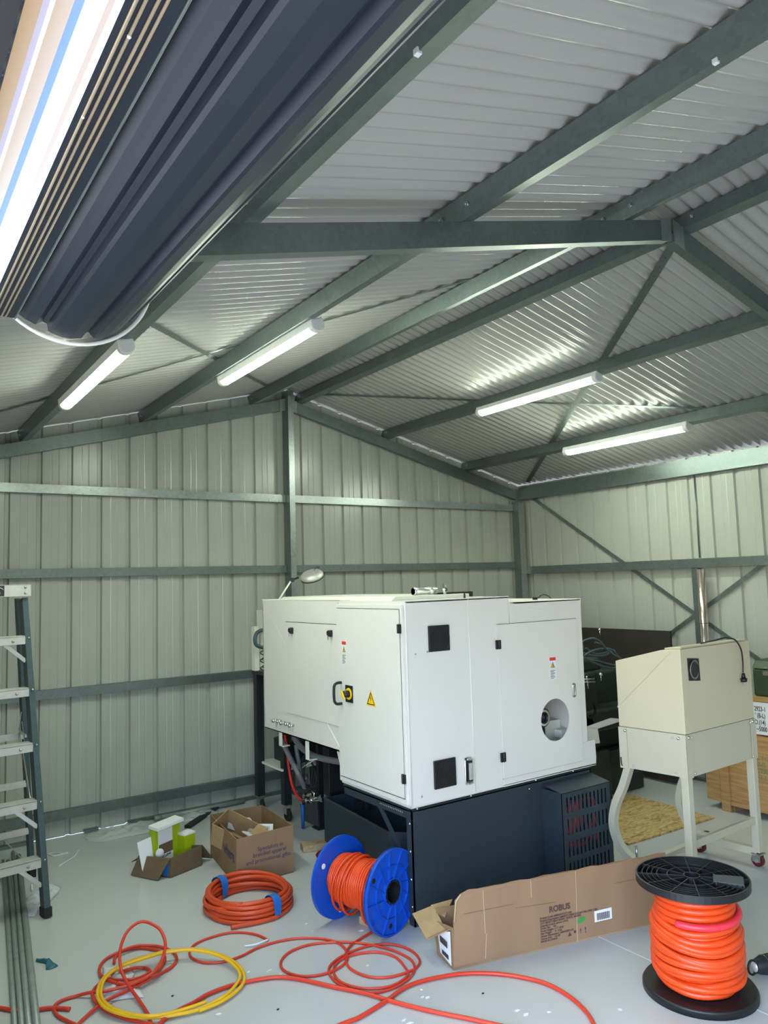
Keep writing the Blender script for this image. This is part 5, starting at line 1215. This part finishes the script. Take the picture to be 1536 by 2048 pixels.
def reelwind(mb, sel):
    N = 44; turns = 14; segs = []; P = []
    for i in range(turns+1):
        f = i/turns; segs.append((.150+(.004 if i % 2 else 0), .046+f*.375))
    for i in range(turns):
        (r, z), (r2, z2) = segs[i], segs[i+1]
        for k in range(N):
            u = k/N; a = 2*PI*u+1.0; P.append((r+(r2-r)*u, a, z+(z2-z)*u+.003*math.sin(a+1.2), i, k))
    pts = [RCN+Vector((math.cos(a)*r, math.sin(a)*r, max(z, .045))) for r, a, z, i, k in P]
    mb.tube(pts, .0136, 10)
part('wound_cable', 'orange', t, lambda mb: reelwind(mb, 'all'))
part('inner_layer', 'orange_deep', t, lambda mb: mb.cyl(RCN+up_*.032, RT-up_*.014, .146, 40, caps=False))
def outer(i, tl, ph, r, zc, tube=.0142):
    return lambda mb: mb.tube([RCN+Vector((math.cos(a)*r, math.sin(a)*r, max(.045, zc+tl*math.sin(a+ph)+.004*math.sin(3*a+i)))) for a in [2*PI*k/48 for k in range(48)]], tube, 10, closed=True)
rnd = random.Random(5)
for i in range(8):
    zc = .075+i*.0335; r = .160+.015*math.sin((i+.6)/8*PI)
    part('outer_turn', 'orange', t, outer(i, .010+rnd.random()*.010, rnd.uniform(.7, 1.3), r, zc))
for i in range(4):
    zc = .105+i*.055; part('outer_turn', 'orange', t, outer(i+9, .024+rnd.random()*.008, rnd.uniform(.5, 1.6), .178, zc, .0138))
part('faded_turn', 'coral', t, lambda mb: mb.tube([RCN+Vector((math.cos(a)*.174, math.sin(a)*.174, .338+.012*math.sin(a+1.0))) for a in [3.3+2.35*k/30 for k in range(31)]], .0144, 10), label='faded coral pink turn')

# ================================================================== CABLES ON THE FLOOR
def cable(pts, r, m, lab, name='cable', n=9, group=None, k=7):
    P = []
    for q in pts:
        z = q[2] if len(q) > 2 else r+.001
        P.append(fl((q[0], q[1]), z))
    mb = MB(); mb.tube(smooth_path(P, k), r, n); o = mb.build(name, m); return tag(o, lab, 'cable', group)
def W_(L, zs=None): return L
# thin cable from the spool with its wide loops
spool_cable = [(820, 1835, .03), (800, 1845, .012), (760, 1857), (727, 1874), (704, 1889), (693, 1903), (691, 1915), (694, 1928), (702, 1938), (722, 1949), (748, 1955), (779, 1954), (810, 1946), (833, 1935), (839, 1920), (825, 1903), (800, 1892), (768, 1888), (737, 1892), (706, 1902), (677, 1917), (660, 1932), (658, 1946), (666, 1958), (680, 1969), (706, 1980), (743, 1986), (779, 1979), (806, 1966), (824, 1950), (829, 1935), (820, 1918), (789, 1902), (758, 1893), (727, 1887), (685, 1884), (643, 1886), (612, 1891), (581, 1903), (566, 1916), (561, 1929), (567, 1940), (580, 1947), (602, 1952), (633, 1951), (660, 1944), (682, 1933), (694, 1920), (694, 1905), (686, 1893), (672, 1884), (648, 1878), (622, 1876), (591, 1877), (560, 1882), (534, 1889), (510, 1898), (485, 1911), (460, 1920), (448, 1923), (421, 1926), (398, 1923), (383, 1915), (379, 1906), (384, 1894), (398, 1884), (421, 1875), (456, 1866), (486, 1865), (515, 1870), (536, 1880)]
cable(spool_cable, .0058, 'red', 'thin red orange cable running from the blue spool in wide loops to a stripped end')
cable([(812, 1937), (795, 1917), (772, 1907), (747, 1904), (718, 1907), (690, 1915), (672, 1928), (667, 1943), (676, 1960), (695, 1970), (720, 1976), (748, 1977), (779, 1973), (803, 1962), (816, 1948), (812, 1937)], .0058, 'red', 'closed inner loop of thin red orange cable right of the centre foreground')
cable([(536, 1879, .008), (526, 1883, .010), (510, 1889, .010), (490, 1892, .006)], .0042, 'white_paper', 'stripped white wire end of the thin red orange cable')
# thick cables
cable([(317, 2052), (329, 2038), (358, 2020), (388, 2005), (417, 1988), (456, 1973), (495, 1963), (544, 1955), (575, 1955), (612, 1961), (664, 1973), (727, 1986), (779, 2001), (831, 2015), (880, 2026), (940, 2038), (985, 2048), (1040, 2060)], .0088, 'red', 'thick red orange cable running right across the foreground floor')
cable([(640, 2068), (685, 2048), (716, 2036), (747, 2018), (779, 1997), (800, 1981), (831, 1966), (880, 1954), (929, 1947), (985, 1947), (1041, 1954), (1094, 1968), (1140, 1994), (1171, 2022), (1186, 2046), (1192, 2065)], .0088, 'red', 'thick red orange cable curving in an arch in front of the long box')
cable([(-30, 2010), (0, 2016), (50, 2022), (100, 2016), (140, 2018)], .0085, 'red', 'cut end of thick red cable lying over the steel tubes')
cable([(160, 2056), (148, 2048), (137, 2043), (115, 2031), (108, 2015), (121, 2002), (152, 1992), (176, 1986, .02), (205, 1983, .03), (221, 1980, .03), (265, 1968, .035), (300, 1950, .04), (321, 1925, .07), (330, 1898, .11), (329, 1878, .14), (318, 1857, .17), (293, 1844, .19), (273, 1847, .19), (252, 1867, .17), (240, 1902, .12), (242, 1937, .07), (254, 1966, .04), (273, 1994, .02), (295, 2027), (303, 2052)], .0072, 'red', 'red cable rising in a tall loop above the tangle at the lower left')
cable([(150, 2056), (166, 2039), (195, 2013, .015), (215, 2000, .02), (270, 1974, .02), (300, 1958, .02), (325, 1945), (344, 1933), (353, 1920), (350, 1908), (339, 1900), (312, 1892), (273, 1892, .02), (244, 1902, .02), (215, 1916), (201, 1931), (199, 1946), (209, 1955, .02), (234, 1960, .025), (270, 1958, .025), (293, 1949, .02), (300, 1941, .02), (290, 1936), (270, 1936, .015), (248, 1942, .02), (222, 1950, .02)], .0072, 'red', 'red cable wound in flat loops over the white cloth at the lower left')
cable([(228, 1927), (232, 1912), (250, 1900), (285, 1896), (320, 1903), (330, 1917), (322, 1935), (300, 1950, .03), (265, 1965, .035), (240, 1968, .035), (212, 1960, .03), (196, 1970, .02), (185, 1985, .02), (191, 2003, .02), (215, 2023), (254, 2038), (300, 2048), (330, 2060)], .0072, 'red', 'red cable curving low around the left side of the tangle, behind the yellow hose')
yh = [(398, 2022, .012), (437, 2006, .014), (466, 1988, .014), (484, 1970, .016), (489, 1954, .02), (480, 1934, .025), (460, 1919, .03), (437, 1909, .035), (409, 1901, .04), (378, 1898, .045), (331, 1903, .045), (300, 1911, .045), (273, 1918, .04), (240, 1932, .04), (215, 1949, .04), (201, 1965, .04), (195, 1986, .035), (199, 2003, .03), (215, 2018, .03), (254, 2031, .025), (300, 2035, .02), (349, 2030, .015), (398, 2019, .012), (440, 1998, .018), (460, 1983, .02), (476, 1963, .022), (480, 1948, .026), (470, 1932, .03), (450, 1917, .035), (420, 1906, .042), (378, 1900, .052), (331, 1905, .052), (300, 1913, .052), (240, 1934, .05), (212, 1955, .05), (203, 1975, .04), (203, 1992, .035), (215, 2010, .035), (250, 2026, .03), (300, 2032, .03), (349, 2024, .022), (400, 2008, .02), (412, 2003, .02)]
cable(yh, .0075, 'yellow', 'coiled yellow air hose lying over the red cables at the lower left', name='air_hose')
SKY, SUN, EXPO = .75, 4.0, 1.1

# ================================================================== LIGHT
wd = bpy.data.worlds.new('world'); SC.world = wd; wd.use_nodes = True
nt = wd.node_tree; bg = nt.nodes['Background']; sky = nt.nodes.new('ShaderNodeTexSky')
sky.sky_type = 'NISHITA'; sky.sun_disc = False; sky.sun_elevation = math.radians(58); sky.sun_rotation = math.radians(250)
nt.links.new(sky.outputs[0], bg.inputs[0]); bg.inputs[1].default_value = SKY
sd = bpy.data.lights.new('sun', 'SUN'); sd.energy = SUN; sd.angle = .01; sd.color = (1, .95, .87)
so = bpy.data.objects.new('sun', sd); COL.objects.link(so); so.rotation_euler = Vector((-.50, .22, .84)).to_track_quat('Z', 'Y').to_euler()
vs = SC.view_settings; vs.view_transform = 'Standard'; vs.look = 'None'; vs.gamma = 1; vs.use_curve_mapping = False; vs.exposure = EXPO
